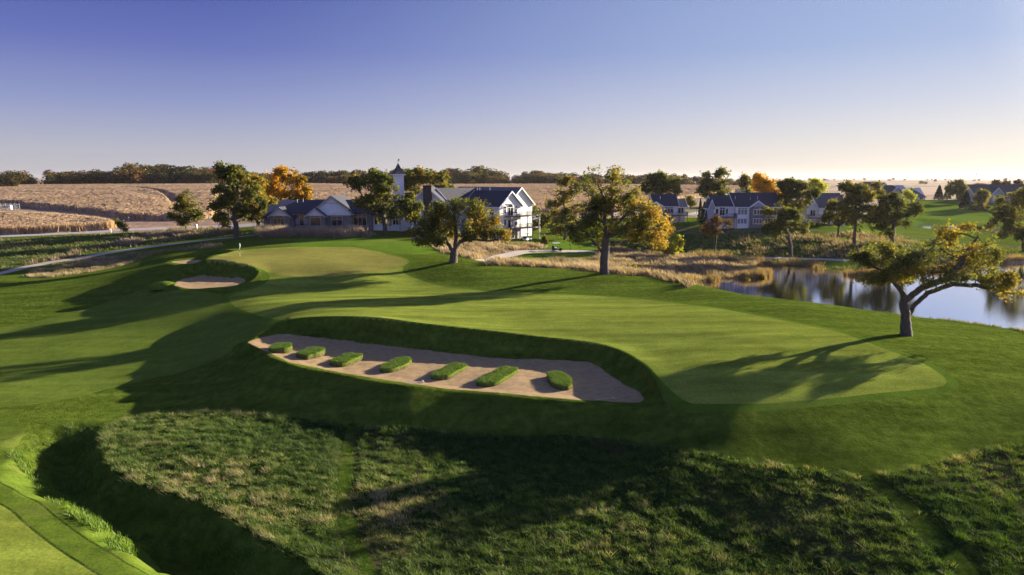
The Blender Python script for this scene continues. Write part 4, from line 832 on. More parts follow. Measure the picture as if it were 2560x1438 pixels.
    def deck(s, x0, x1, y0, y1, z, rail=1.0, post_to=0.0, name='deck', mat='deckwood', posts=True, postmat='deckwood'):
        d = MB().box(x0, x1, y0, y1, z - .28, z).build(name, mat, s.o)
        r = MB(); r.box(x0, x1, y0, y0 + .05, z + rail - .06, z + rail); r.box(x0, x1, y0, y0 + .05, z + .08, z + .12)
        k = int((x1 - x0) / .16)
        for i in range(k + 1): xx = x0 + (x1 - x0) * i / k; r.box(xx - .012, xx + .012, y0 + .01, y0 + .035, z + .12, z + rail - .06)
        for xx in (x0, x1 - .05):
            r.box(xx, xx + .05, y0 + .05, y1, z + rail - .06, z + rail); r.box(xx, xx + .05, y0 + .05, y1, z + .08, z + .12)
            kk = int((y1 - y0) / .16)
            for i in range(1, kk): yy = y0 + (y1 - y0) * i / kk; r.box(xx + .01, xx + .035, yy - .012, yy + .012, z + .12, z + rail - .06)
        np_ = max(1, round((x1 - x0) / 2.4))
        for i in range(np_ + 1): xx = x0 + .03 + (x1 - x0 - .06) * i / np_; r.box(xx - .05, xx + .05, y0 - .01, y0 + .06, z, z + rail + .05)
        r.build('railing', 'iron', d)
        if posts:
            for i in range(np_ + 1): xx = x0 + .15 + (x1 - x0 - .3) * i / np_; MB().box(xx - .09, xx + .09, y0 + .12, y0 + .3, post_to, z - .28).build('post', postmat, s.o)
    def vent(s, x, y, z, h=.5, r=.06): MB().tube((x, y, z - .4), (x, y, z + h), r).build('roof_vent', 'wtrim', s.o)

# ---------------------------------------------------------------- clubhouse
b = Bld('clubhouse', 'long single-storey clubhouse with stone walls, white gables and cupola tower', 795, 575, 190, 'clubhouse')
X, Z = b.X, b.Z
ez = Z(531)
b.block(X(680), X(929), 1.2, 15, -.5, ez, Z(500, 8), 'x', 'stone', hip=5, trim=None)
b.block(X(660), X(735), 0.2, 11, -.5, Z(541), Z(512, 5), 'x', 'stone', hip=4, trim=None)
b.block(X(678), X(727), -.6, 5, -.5, Z(540), Z(519), 'y', 'stone', oh=.45, trim='trim')
def gable_skin(u0, u1, y, ze, zr, mat='white', low=None):
    g = MB(); uc = (u0 + u1) / 2; lo = ze if low is None else low
    g.prism([(u0 + .05, lo), (u1 - .05, lo), (u1 - .05, ze), (uc, zr - .12), (u0 + .05, ze)] if lo < ze else [(u0 + .05, ze), (u1 - .05, ze), (uc, zr - .12)], y - .05, y, 'y'); g.build('gable', mat, b.o)
gable_skin(X(678), X(727), -.6, Z(540), Z(519)); b.win(X(686.5), X(713), -.6, Z(564), Z(545), 3, (1,), frame='trim', arch=.65)
b.block(X(784), X(881), -1.2, 14, -.5, Z(532), Z(491), 'y', 'stone', oh=.5, trim='trim')
gable_skin(X(784), X(881), -1.2, Z(532), Z(491), low=Z(538)); MB().box(X(814), X(851), -1.29, -1.255, Z(508.5), Z(507.2)).build('trim_board', 'trim', b.o)
b.win(X(833.5), X(858.5), -1.2, Z(564), Z(541), 2, (2, 1), frame='trim', arch=.85)
b.block(X(777), X(820), -3.6, -1.3, -.5, Z(538), Z(521), 'y', 'stone', oh=.4, trim='trim'); gable_skin(X(777), X(820), -3.6, Z(538), Z(521))
b.win(X(786.5), X(811), -3.6, Z(562), Z(542), 1, (1,), frame='trim', arch=.6)
b.win(X(735), X(769.5), 1.2, Z(564), Z(533.5), 3, (2.1, 1), frame='trim', glass='glass', fw=.12)
for a in (736.5, 760): b.win(X(a), X(a + 8), 1.14, Z(562), Z(547), 3, (1, 1, 1, 1), frame='trim', glass='curtain', name='door', fw=.05)
b.win(X(883), X(914), 1.2, Z(564), Z(533), 3, (2, 1), frame='trim', fw=.12)
for a in (728, 774): MB().box(X(a), X(a + 6), 1.1, 1.19, Z(541), Z(532.5)).build('wall_panel', 'white', b.o)
for a in (680.5, 729): MB().tube((X(a), -.8 if a < 700 else 1.0, Z(572)), (X(a), -.8 if a < 700 else 1.0, Z(541)), .06).build('downpipe', 'trim', b.o)
for a, y in ((731, 504.5), (746, 503)): b.vent(X(a), 5.5, Z(y), .5)
# white wing with bay and porch behind the dark oak
b.block(X(929.5), X(1022), 2, 13, -.5, Z(527), Z(500, 7), 'x', 'board', trim='wtrim')
b.win(X(934), X(940), 2, Z(562), Z(540), 1, (1,)); b.win(X(943), X(955), 2, Z(560), Z(540), 2, (1,))
MB().prism([(X(929), Z(539)), (X(958), Z(539)), (X(951), Z(529)), (X(936), Z(529))], .6, 2, 'y').build('bay_roof', 'roof', b.o)
MB().prism([(-2.2, Z(540)), (2.0, Z(528)), (2.0, Z(530)), (-2.2, Z(542))], X(962), X(1006), 'x').build('porch_roof', 'roofgrey', b.o)
for a in (964, 978, 1003): MB().box(X(a) - .1, X(a) + .1, -1.9, -1.7, -.6, Z(541.5)).build('porch_post', 'trim', b.o)
b.win(X(968), X(976), 2, Z(566), Z(545), 1, (1,), name='door'); b.win(X(980), X(1000), 2, Z(563), Z(543), 3, (2, 1))
# tower
tw = MB(); tx, ty = X(987), 8.0; w = 1.12; rt = math.radians(28)
def rp(a, b_, z): return (tx + a * math.cos(rt) - b_ * math.sin(rt), ty + a * math.sin(rt) + b_ * math.cos(rt), z)
def sq(mb, w0, z0_, w1, z1_):
    p = [rp(sx_ * w0, sy_ * w0, z0_) for sx_, sy_ in ((-1, -1), (1, -1), (1, 1), (-1, 1))]; q = [rp(sx_ * w1, sy_ * w1, z1_) for sx_, sy_ in ((-1, -1), (1, -1), (1, 1), (-1, 1))]
    for i in range(4): mb.poly([p[i], p[(i + 1) % 4], q[(i + 1) % 4], q[i]])
    mb.poly(p[::-1]); mb.poly(q)
zt = Z(438, 8)
sq(tw, w, Z(520, 8), w, zt); tw.build('tower', 'board', b.o)
c_ = MB(); sq(c_, 1.55, zt, 1.55, zt + .25); c_.build('cornice', 'wtrim', b.o)
r_ = MB(); pk = Z(408, 8); pr = [(1.55, zt + .25), (1.05, zt + .25 + (pk - zt) * .22), (.52, zt + .25 + (pk - zt) * .55), (.05, pk)]
for (wa, za), (wb, zb) in zip(pr[:-1], pr[1:]): sq(r_, wa, za + .002, wb, zb)
tr_ = r_.build('tower_roof', 'roof', b.o)
v = MB(); v.tube((tx, ty, pk - .2), (tx, ty, pk + 1.1), .035); v.tube((tx - .35, ty, pk + .45), (tx + .35, ty, pk + .45), .025); v.prism([(tx - .05, pk + .6), (tx + .45, pk + .75), (tx + .3, pk + 1.1), (tx, pk + .95)], ty - .03, ty + .03, 'y'); v.build('weathervane', 'iron', tr_)
# chimney wing
b.block(X(1029), X(1113), -1.5, 14, -2.6, Z(506), Z(469), 'y', 'white', oh=.6, trim='wtrim')
MB().box(X(1062.5), X(1083), -2.6, -1.52, -2.6, Z(465)).box(X(1061.5), X(1084), -2.7, -1.45, Z(467), Z(463.5)).build('chimney', 'brick', b.o)
b.win(X(1036), X(1060), -1.5, Z(529), Z(506), 3, (2, 1), fw=.12); b.win(X(1086), X(1106), -1.5, Z(529), Z(506), 2, (2, 1), fw=.12)
b.win(X(1036), X(1060), -1.5, Z(562), Z(538), 3, (2, 1), fw=.12); b.win(X(1086), X(1106), -1.5, Z(562), Z(538), 2, (1,), fw=.12)
MB().box(X(1010), X(1060), -2.2, -1.55, -2.6, -.2).build('terrace_wall', 'stone', b.o)

# ---------------------------------------------------------------- lodge
b = Bld('lodge', 'three-storey white lodge with stacked corner balconies and stone ground floor', 1276, 601, 191, 'lodge', rot=math.radians(50))
Zl = b.Z; hw = 4.3
b.block(-hw, hw, 0, 12, -1.2, Zl(513), Zl(479), 'y', 'white', oh=.6, trim='wtrim')
b.block(3, 13.5, 3.5, 26, -1.2, Zl(512), Zl(470, 6), 'y', 'white', 'roofgrey', oh=.6, trim='wtrim')
b.block(-7.5, 10, 14, 24, -1.2, Zl(512), Zl(472, 6), 'x', 'white', 'roof', oh=.6, trim='wtrim')
MB().box(-hw - .03, hw + .03, -.12, -.01, -1.2, Zl(574)).build('stone_facing', 'paleston', b.o)
for x0, x1, z0, z1, cl in ((-1, 1, Zl(539), Zl(519), 2), (-1, 1, Zl(569), Zl(549), 2)):
    b.win(x0, x1, 0, z0, z1, cl, (1,), name='door', fw=.13, arch=.9 if z1 > 7 else 0)
for zb_, zt_ in ((Zl(534), Zl(516)), (Zl(563), Zl(549))):
    b.win(-2.6, -1.8, 0, zb_, zt_, 1, (2, 1), frame='wtrim'); b.win(1.8, 2.6, 0, zb_, zt_, 1, (2, 1), frame='wtrim')
b.win(-1.6, -.6, -.12, Zl(596), Zl(580), 1, (1,)); b.win(.4, 1.4, -.12, Zl(596), Zl(580), 1, (1,), name='door')
for zz in (Zl(540), Zl(570)): b.deck(-2.4, hw + 2.2, -2.2, -.02, zz, 1.0, -1.2, 'balcony', 'deckwood', posts=False)
for xx in (-2.2, 1.2, 4.4, 6.3): MB().box(xx - .13, xx + .13, -2.35, -2.21, -1.4, Zl(541)).build('post', 'postwood', b.o)
for zz in (Zl(541), Zl(571)): MB().box(6.52, 9.4, -2.35, -2.1, zz - .15, zz + .2).build('beam', 'postwood', b.o)
MB().box(9.2, 9.5, -2.5, -2.2, -1.4, Zl(538)).build('post', 'postwood', b.o)
for zb_ in (Zl(537), Zl(567), Zl(597)): b.win(1.0, 1.9, hw, zb_, zb_ + 1.9, 1, (1,), side='r')
for y0_ in (2, 5, 8.5):
    for zb_ in (Zl(537), Zl(567), Zl(597)): b.win(y0_, y0_ + 1.2, -hw, zb_, zb_ + 1.5, 2, (1,), side='l')
for y0_ in (16, 20):
    for zb_ in (Zl(537), Zl(567)): b.win(y0_, y0_ + 1.4, -7.5, zb_, zb_ + 1.6, 2, (1,), side='l')
for y_, x_ in ((12, 5.5), (15.5, 5.2), (16.5, 5.2), (22, 6)): b.vent(x_, y_, Zl(474, 6) - .3, .7, .08)

# ---------------------------------------------------------------- villas by the pond
b = Bld('small_house', 'small white house with dark roof and raised deck, left of the long villa', 1665, 558, 228); X, Z = b.X, b.Z
b.block(X(1634), X(1692), 0, 9, -1, Z(514), Z(487, 4.5), 'x', 'white', trim='wtrim'); b.block(X(1692), X(1714), .8, 7, -1, Z(516), Z(498, 4), 'x', 'cream', trim='wtrim', roof='roofgrey')
b.block(X(1618), X(1654), -1.5, 5, -1, Z(516), Z(505), 'y', 'grey', trim='wtrim')
b.win(X(1660), X(1682), 0, Z(533), Z(517), 3, (2.2, 1), fw=.14); b.win(X(1696), X(1709), .8, Z(533), Z(519), 2, (1,), fw=.14, name='door'); b.win(X(1626), X(1640), -1.5, Z(530), Z(521), 2, (1,), fw=.12)
b.deck(X(1656), X(1713), -3.2, -.02, Z(537), 1.0, -1); b.win(X(1662), X(1676), 0, Z(553), Z(543), 2, (1,), fw=.12)
b.vent(X(1652), 2, Z(495)); b.vent(X(1698), 2.4, Z(505), .3)
b = Bld('long_villa', 'long two-storey white villa with stone centre bay and dark roof', 1850, 564, 211); X, Z = b.X, b.Z
b.block(X(1838), X(1950), 0, 12, -1, Z(516), Z(483, 6), 'x', 'white', trim='wtrim'); b.block(X(1784), X(1837.5), 1.2, 9, -1, Z(515), Z(490, 5), 'x', 'white', trim='wtrim')
b.block(X(1772), X(1783.8), .2, 5, -1, Z(516), Z(500), 'y', 'grey', oh=.3, trim='wtrim')
b.block(X(1872), X(1910), -.6, 4, -1, Z(517), Z(503), 'y', 'stone', oh=.3, trim='wtrim')
MB().prism([(X(1874), Z(516.5)), (X(1908), Z(516.5)), (X(1891), Z(504.5))], -.66, -.61, 'y').build('gable', 'grey', b.o)
b.win(X(1843.5), X(1866), 0, Z(536.5), Z(519), 3, (3, 1), fw=.13, glass='curtain'); b.win(X(1843), X(1866), 0, Z(559), Z(547), 3, (1,), fw=.13, glass='curtain')
b.win(X(1881.5), X(1902.5), -.6, Z(536.5), Z(524.5), 3, (1,), fw=.13); b.win(X(1881), X(1902), -.6, Z(559), Z(547), 3, (1,), fw=.13)
b.win(X(1915), X(1938), 0, Z(538), Z(519), 3, (3, 1), fw=.13); b.win(X(1912), X(1917), 0, Z(560), Z(547), 1, (1,), fw=.12); b.win(X(1920), X(1930), 0, Z(561), Z(547), 2, (1,), fw=.12, name='door'); b.win(X(1934), X(1940), 0, Z(558), Z(547), 1, (1,), fw=.12)
b.win(X(1801), X(1813), 1.2, Z(539), Z(519), 2, (3, 1), fw=.12, name='door'); b.win(X(1791), X(1797), 1.2, Z(535), Z(523), 1, (1,), fw=.12); b.win(X(1816), X(1821), 1.2, Z(535), Z(523), 1, (1,), fw=.12)
b.win(X(1790), X(1806), 1.2, Z(561), Z(547), 2, (1,), fw=.12, name='door')
b.deck(X(1784), X(1836), -2.4, 1.15, Z(542), 1.0, -1); b.deck(X(1911), X(1948), -2.6, -.02, Z(541), 1.0, -1)
for a, c in ((1842, 495), (1898, 496), (1880, 499)): b.vent(X(a), 2.6, Z(c), .55)
b = Bld('hidden_house', 'white house with grey roof and deck, half hidden behind oaks right of the long villa', 2040, 567, 218); X, Z = b.X, b.Z
b.block(X(2046), X(2112), 0, 12, -1, Z(518), Z(484, 6), 'x', 'white', 'roofgrey', trim='wtrim'); b.block(X(2020), X(2045), .6, 8, -1, Z(520), Z(505), 'y', 'white', 'roofgrey', oh=.35, trim='wtrim')
b.block(X(1964), X(2019), 2.0, 10, -1, Z(521), Z(502, 4), 'x', 'white', 'roof', trim='wtrim')
b.win(X(2056), X(2078), 0, Z(540), Z(524), 3, (1,), fw=.13); b.win(X(2088), X(2104), 0, Z(540), Z(524), 2, (1,), fw=.13); b.win(X(2026), X(2038), .6, Z(540), Z(526), 2, (1,), fw=.12); b.win(X(1998), X(2008), 2, Z(555), Z(546), 2, (1, 1), fw=.12)
b.win(X(1972), X(1982), 2, Z(540), Z(527), 2, (1,), fw=.12); b.win(X(2060), X(2074), 0, Z(562), Z(551), 2, (1,), fw=.12, name='door')
b.deck(X(2014), X(2084), -2.6, -.02, Z(544), 1.0, -1)
b = Bld('field_house', 'low house roof showing above the ridge of the long villa', 1865, 500, 330); X, Z = b.X, b.Z
b.block(X(1853), X(1879), 0, 9, -1.5, Z(480), Z(472, 4), 'x', 'cream', trim='wtrim'); b.win(X(1858), X(1862), 0, Z(488), Z(483), 1, (1,))
b = Bld('gabled_house', 'distant house with several dark gabled roofs beyond the far lawn', 2250, 502, 392); X, Z = b.X, b.Z
b.block(X(2198), X(2275), 0, 16, -1.5, Z(489), Z(463, 8), 'x', 'grey', hip=6, trim=None); b.block(X(2219), X(2245), -2, 6, -1.5, Z(486), Z(469), 'y', 'grey', oh=.6, trim='wtrim'); b.block(X(2272), X(2310), -1, 11, -1.5, Z(491), Z(469, 6), 'x', 'cream', 'roofgrey', hip=5, trim=None)
b.win(X(2227), X(2237), -2, Z(496), Z(488), 2, (1,)); b.win(X(2282), X(2290), -1, Z(499), Z(493), 2, (1,)); b.win(X(2296), X(2304), -1, Z(499), Z(493), 2, (1,)); b.win(X(2254), X(2266), 0, Z(499), Z(492), 3, (1,))
b = Bld('far_house', 'farthest house with a long low dark roof, behind the several gabled roofs', 2190, 485, 520); X, Z = b.X, b.Z
b.block(X(2163), X(2204), 0, 12, -4, Z(466), Z(455, 6), 'x', 'grey', trim='wtrim'); b.block(X(2200), X(2217), -1, 9, -4, Z(467), Z(457), 'y', 'white', oh=.6, trim='wtrim'); b.win(X(2204), X(2212), -1, Z(473), Z(468.5), 2, (1,))
b = Bld('grey_house', 'wide grey house with a small front gable at the right edge', 2500, 508, 385); X, Z = b.X, b.Z
b.block(X(2438), X(2600), 0, 14, -1.5, Z(488), Z(462, 7), 'x', 'grey', trim='wtrim', oh=.8); b.block(X(2472), X(2498), -2, 6, -1.5, Z(484), Z(470), 'y', 'grey', oh=.6, trim='wtrim')
b.win(X(2478), X(2492), -2, Z(495), Z(487), 3, (1,)); b.win(X(2506), X(2522), 0, Z(498), Z(489), 3, (1,)); b.win(X(2448), X(2458), 0, Z(500), Z(490), 2, (1,)); b.win(X(2530), X(2550), 0, Z(498), Z(489), 3, (1,))

# ---------------------------------------------------------------- bunker islands
M['island'] = grass_mat('island_turf', (0.07, 0.115, 0.016), (0.11, 0.16, 0.022), (0.13, 0.165, 0.03), .3, 2.0, 10.0, bump=1.0, bdist=.08, bs=9)
M['bank_side'] = grass_mat('island_side', (0.05, 0.05, 0.02), (0.14, 0.12, 0.06), (0.07, 0.09, 0.02), .8, 4.0, 12.0, bump=1.0, bdist=.1, bs=8)
def island(i, label):
    (p, q, wd) = ISL[i]; hgt = 0.38
    fl = float(hfull(np.array([atZ(*p, -2.0)[0]]), np.array([atZ(*p, -2.0)[1]]))[0]); a = np.array(atZ(*p, fl + hgt)[:2]); b2 = np.array(atZ(*q, fl + hgt)[:2])
    d = b2 - a; L = np.linalg.norm(d); d /= L; nrm = np.array([-d[1], d[0]]); hw = wd * .52; c = (a + b2) / 2
    hl = L / 2 + .15; prof = []
    rng = np.random.default_rng(i); N = 64
    rad = [(hw + hl) * 0] 
    ring0 = []
    for k in range(N):
        t = 2 * math.pi * k / N; ct, st = math.cos(t), math.sin(t); e = 2 / (2.5 + .5 * (i % 3))
        ring0.append(((hl) * np.sign(ct) * abs(ct) ** e, hw * np.sign(st) * abs(st) ** e))
    ring0 = np.array(ring0); wobr = 1 + .11 * np.array([vnoise(np.array([math.cos(2*math.pi*k/N)*2.2+i*9]), np.array([math.sin(2*math.pi*k/N)*2.2]), 3)[0] for k in range(N)])
    ring0 *= wobr[:, None]
    levels = [(1.10, -.25, 0), (1.06, .0, 0), (1.0, hgt * .45, 0), (1.03, hgt * .75, 1), (1.0, hgt * .93, 1), (.92, hgt, 1), (.6, hgt + .03, 1), (.3, hgt + .04, 1), (0.02, hgt + .045, 1)]
    def ringpts(s, z):
        o_ = (s - 1) * 0.8; r = ring0 * (1 + o_ / np.linalg.norm(ring0, axis=1)[:, None]) if s > .9 else ring0 * s
        return [(c[0] + r_[0] * d[0] + r_[1] * nrm[0], c[1] + r_[0] * d[1] + r_[1] * nrm[1], fl + z + (.03 * rng.normal() if 0 < z < hgt else 0)) for r_ in r]
    rr = [ringpts(s, z) for s, z, _ in levels]
    def strip(lo, hi, name, mat, par):
        V = [p for r in rr[lo:hi + 1] for p in r]; Q = [[j * N + k, j * N + (k + 1) % N, (j + 1) * N + (k + 1) % N, (j + 1) * N + k] for j in range(hi - lo) for k in range(N)]
        V = np.array(V) - np.array([c[0], c[1], fl]); o = obj_np(name, V, np.array(Q), M[mat], par, smooth=True)
        return o
    root = empty('grass_island', (c[0], c[1], fl)); tagp(root, label, 'grass island', 'grass islands in the long bunker')
    strip(0, 2, 'side', 'bank_side', root); strip(2, len(levels) - 1, 'turf_top', 'island', root)
    # ragged turf edge
    K = 4200; s = np.sqrt(rng.random(K)) * 1.02; k = rng.integers(0, N, K); loc = ring0[k] * s[:, None]
    z = hgt * .98 - np.maximum(s - .93, 0) * 2.5 * hgt; base = np.c_[loc @ np.array([[d[0], d[1]], [nrm[0], nrm[1]]]), z]
    tri_blades('grass_tufts', base, .13, .04, rng, M['blade_green'], root)
    return root
def tri_blades(name, base, h, w, rng, mat, parent=None, lean=0.5, leandir=None, tone=None, jitter=.4):
    K = len(base); a = rng.random(K) * 6.283; hh = h * (1 - jitter + 2 * jitter * rng.random(K)); wv = np.c_[np.cos(a), np.sin(a), np.zeros(K)] * (w / 2)
    ln = rng.normal(0, lean, (K, 2)) * hh[:, None]
    if leandir is not None: ln = ln + np.array(leandir) * hh[:, None]
    tip = base + np.c_[ln, hh]
    V = np.stack([base - wv, base + wv, tip], 1).reshape(-1, 3); Q = np.arange(3 * K).reshape(-1, 3)
    t = rng.random(K) if tone is None else tone
    return obj_np(name, V, Q, mat, parent, attr=np.repeat(np.clip(t, 0, 1), 3))
M['blade_green'] = leaf_mat('turf_blades', [(0, (0.04, 0.09, 0.012)), (.6, (0.09, 0.17, 0.022)), (1, (0.16, 0.22, 0.05))], .35)
for i, lb in enumerate(['smallest grass island at the narrow left tip of the long sand bunker', 'second grass island from the left tip of the long sand bunker', 'third grass island from the left tip of the long sand bunker', 'middle grass island of the seven in the long sand bunker',
   'fifth grass island from the left tip, right of the middle one', 'longest straight grass island, sixth from the left tip of the bunker', 'last grass island on the right, tilted the opposite way to the other six']): island(i, lb)
# ---------------------------------------------------------------- small objects
M['red'] = plain_mat('red_paint', (0.5, 0.04, 0.03), .5, .05); M['carpaint'] = plain_mat('dark_car_paint', (0.02, 0.022, 0.028), .25, .05, spec=.6); M['tyre'] = plain_mat('tyre_rubber', (0.02, 0.02, 0.02), .9, .1); M['steel'] = plain_mat('galvanised_steel', (0.45, 0.46, 0.48), .4, .08, metallic=.5)
M['rock'] = plain_mat('sandstone_boulder', (0.34, 0.25, 0.18), .95, .25, 1.5, bump=.8, bs=3)
def at(px, py=None, Y=None):
    B = base_at(px, py, Y); return np.array(B)
def thing(name, label, cat, loc, rz=0, group=None): o = empty(name, loc, rz); tagp(o, label, cat, group); return o
# flagstick
B = at(600, 641); t = thing('flagstick', 'white flagstick with a furled white flag standing on the upper green', 'flagstick', B)
MB().tube((0, 0, -.1), (0, 0, .75), .022).tube((0, 0, 1.2), (0, 0, 2.35), .02).build('pole', 'wtrim', t); MB().tube((0, 0, .75), (0, 0, 1.2), .024).build('dark_band', 'iron', t)
MB().prism([(-.01, 2.32), (.10, 2.30), (.17, 2.0), (.12, 1.65), (.02, 1.5), (-.03, 1.9)], -.05, .05, 'y').build('flag', 'wtrim', t)
# golf carts
def cart(label, px, py, Y, rz, col='wtrim'):
    B = at(px, py, Y); t = thing('golf_cart', label, 'golf cart', B, rz)
    bd = MB(); bd.prism([(-1.15, .28), (1.2, .28), (1.2, .62), (.85, .78), (.55, .45), (-.1, .45), (-.15, .72), (-1.15, .72)], -.58, .58, 'y'); bd.build('body', col, t)
    MB().box(-.55, -.05, -.52, .52, .72, .84).box(-.62, -.52, -.52, .52, .84, 1.2).build('seat', 'wtrim', t)
    MB().prism([(-1.05, 1.86), (.75, 1.86), (.68, 1.95), (-.98, 1.95)], -.6, .6, 'y').build('canopy', 'wtrim', t)
    for x0, x1, yy in ((.78, .6, .52), (.78, .6, -.52), (-.95, -.9, .52), (-.95, -.9, -.52)): MB().tube((x0, yy, .7), (x1, yy, 1.87), .025).build('canopy_post', 'iron', t)
    for xx in (-.8, .82):
        for yy in (-.56, .56): w_ = MB().tube((xx, yy - .1, .24), (xx, yy + .1, .24), .24, n=14).build('wheel', 'tyre', t); MB().tube((xx, yy - .105, .24), (xx, yy + .105, .24), .11, n=10).build('rim', 'wtrim', w_)
    MB().tube((.45, .25, .75), (.25, .25, 1.05), .02).tube((.22, .25, .98), (.28, .25, 1.1), .17, n=12).build('steering_wheel', 'iron', t); MB().box(-1.15, -.75, -.35, .35, .72, 1.25).build('golf_bags', 'iron', t)
cart('golf cart parked under the balconies beside the lodge', 1318, None, 189, .9); cart('golf cart with white canopy stopped on the cart path above the tee lawn', 1392, 628, None, .1, 'iron')
# parked car
def car(label, px, Y, rz):
    B = at(px, None, Y); t = thing('parked_car', label, 'car', B, rz)
    MB().prism([(-2.25, .35), (2.25, .35), (2.28, .7), (2.0, .95), (1.1, 1.02), (-1.9, 1.05), (-2.25, .9)], -.9, .9, 'y').build('body', 'carpaint', t)
    MB().prism([(1.05, 1.0), (.35, 1.5), (-1.2, 1.55), (-1.95, 1.03)], -.78, .78, 'y').build('windows', 'glass', t); MB().prism([(.4, 1.5), (-1.25, 1.55), (-1.2, 1.6), (.35, 1.56)], -.76, .76, 'y').build('roof', 'carpaint', t)
    for xx in (-1.4, 1.4):
        for yy in (-.82, .82): w_ = MB().tube((xx, yy - .11, .34), (xx, yy + .11, .34), .34, n=16).build('wheel', 'tyre', t); MB().tube((xx, yy - .12, .34), (xx, yy + .12, .34), .2, n=12).build('rim', 'steel', w_)
    for yy in (-.6, .6): MB().box(2.2, 2.3, yy - .18, yy + .18, .66, .8).build('headlight', 'wtrim', t)
car('dark car parked behind the trunk of the tall oak beside the road', 577, 212, .05)
# rakes in the long bunker
def rake(label, px, py, rz, mat='wtrim'):
    x, y, z = atZ(px, py, -2.0); z = float(hfull(np.array([x]), np.array([y]))[0]) + .05
    t = thing('bunker_rake', label, 'rake', (x, y, z), rz, 'rakes left in the long bunker'); MB().tube((-.8, 0, .04), (.8, 0, .02), .022).build('handle', mat, t)
    h = MB(); h.box(.78, .84, -.3, .3, .0, .05)
    for i in range(9): h.box(.79, .83, -.28 + i * .065, -.265 + i * .065, -.06, .0)
    h.build('head', mat, t)
rake('white rake lying by the front edge of the long bunker below the fifth grass island', 1036, 957, .35); rake('rake lying near the right end of the long bunker in shade', 1512, 1001, .3, 'postwood')
# mound of turf beside the small bunker
B = atZ(408, 716, -.9); fz = float(hfull(np.array([B[0]]), np.array([B[1]]))[0]); rg = np.random.default_rng(3)
N1, N2 = 28, 10; V = [(2.3 * math.cos(a) * math.cos(e) * (1 + .07 * math.sin(3 * a)), 1.5 * math.sin(a) * math.cos(e), -.2 + 1.15 * math.sin(e) ** .8 + .05 * math.cos(a)) for e in np.linspace(0, math.pi / 2 * .98, N2) for a in np.linspace(0, 2 * math.pi, N1, endpoint=False)]
Q = [[j * N1 + k, j * N1 + (k + 1) % N1, (j + 1) * N1 + (k + 1) % N1, (j + 1) * N1 + k] for j in range(N2 - 1) for k in range(N1)]
t = thing('grass_mound', 'rounded grassy knob at the left end of the small bunker', 'grass mound', (B[0], B[1], fz)); obj_np('turf', V, Q, M['island'], t, smooth=True)
# street lamp
B = at(1738, None, 262); t = thing('street_lamp', 'street lamp with a round white globe beside the arborvitae', 'street lamp', B); MB().tube((0, 0, -.2), (0, 0, 4.2), .07, .05).build('pole', 'iron', t)
g = MB(); import bmesh as _bm
bmx = _bm.new(); _bm.ops.create_uvsphere(bmx, u_segments=12, v_segments=8, radius=.34); me = bpy.data.meshes.new('globe'); bmx.to_mesh(me); bmx.free(); me.materials.append(M['wtrim']); go = bpy.data.objects.new('globe', me); C.objects.link(go); go.parent = t; go.location = (0, 0, 4.5)
# footbridge at the right edge
x0, y0, z0 = atY(2505, 664, 176); t = thing('footbridge', 'low wooden footbridge crossing the pond at the right edge', 'bridge', (x0, y0, WATER)); zd = z0 - WATER
MB().box(0, 22, -1.2, 1.2, zd - .35, zd).build('deck', 'postwood', t)
for xx in np.arange(.4, 22, 3.0): MB().box(xx - .14, xx + .14, -1.1, -.82, -1.2, zd - .35).box(xx - .14, xx + .14, .82, 1.1, -1.2, zd - .35).build('pier', 'deckwood', t)
for yy in (-1.15, 1.1):
    r = MB().box(0, 22, yy, yy + .06, zd + .95, zd + 1.05).box(0, 22, yy, yy + .05, zd + .5, zd + .56)
    for xx in np.arange(0, 22, 2.0): r.box(xx, xx + .1, yy, yy + .08, zd, zd + 1.0)
    r.build('railing', 'postwood', t)
# utility enclosure in the corn at the left edge
B = at(20, None, 345); t = thing('utility_enclosure', 'pale wire-fenced utility enclosure standing in the corn at the left edge', 'enclosure', B); t.scale = (1, 1, .6); p_ = MB(); w_ = MB()
for i in range(8): xx = -8 + i * 2.2; p_.tube((xx, 0, 0), (xx, 0, 5.0), .07)
for i in range(60): xx = -8 + i * .26; w_.box(xx, xx + .02, -.02, .0, .1, 4.8)
for i in range(16): w_.box(-8, 7.4, -.01, .01, .1 + i * .3, .12 + i * .3)
p_.build('posts', 'steel', t); w_.build('wire_mesh', 'steel', t); MB().box(-6, -4, 1, 2.5, 0, 3.6).build('cabinet', 'wtrim', t); MB().box(1.6, 2.6, 1, 2, 0, 3.4).build('meter_box', 'wtrim', t)
# marker posts and boxes
def post(label, px, py, h, w, mat, name='marker_post', cat='marker post', Y=None):
    B = at(px, py, Y); t = thing(name, label, cat, B); MB().box(-w, w, -w, w, -.2, h).build('post', mat, t); MB().prism([(-w * 1.3, h), (w * 1.3, h), (w * .8, h + w), (-w * .8, h + w)], -w * 1.3, w * 1.3, 'y').build('cap', mat, t)
post('white box on a post beside the small tree by the road', 491, 573, 1.1, .28, 'wtrim', 'utility_box', 'utility box'); post('thin white marker post beside the road, left of the sapling', 278, 582, 1.0, .06, 'wtrim'); post('grey standpipe in the meadow gap between the two corn fields', 322, 553, 1.3, .12, 'steel', 'standpipe', 'standpipe'); post('small orange marker at the end of the near corn field', 287, 562, 1.2, .10, 'red')
post('white sign post standing on the lawn in front of the clubhouse', 686, None, 1.2, .35, 'wtrim', 'sign_post', 'sign', 179); post('short dark sprinkler post on the mound right of the round oak', 1153, 654, .35, .05, 'iron'); post('second dark sprinkler post farther right on the mound', 1213, 650, .3, .05, 'iron')
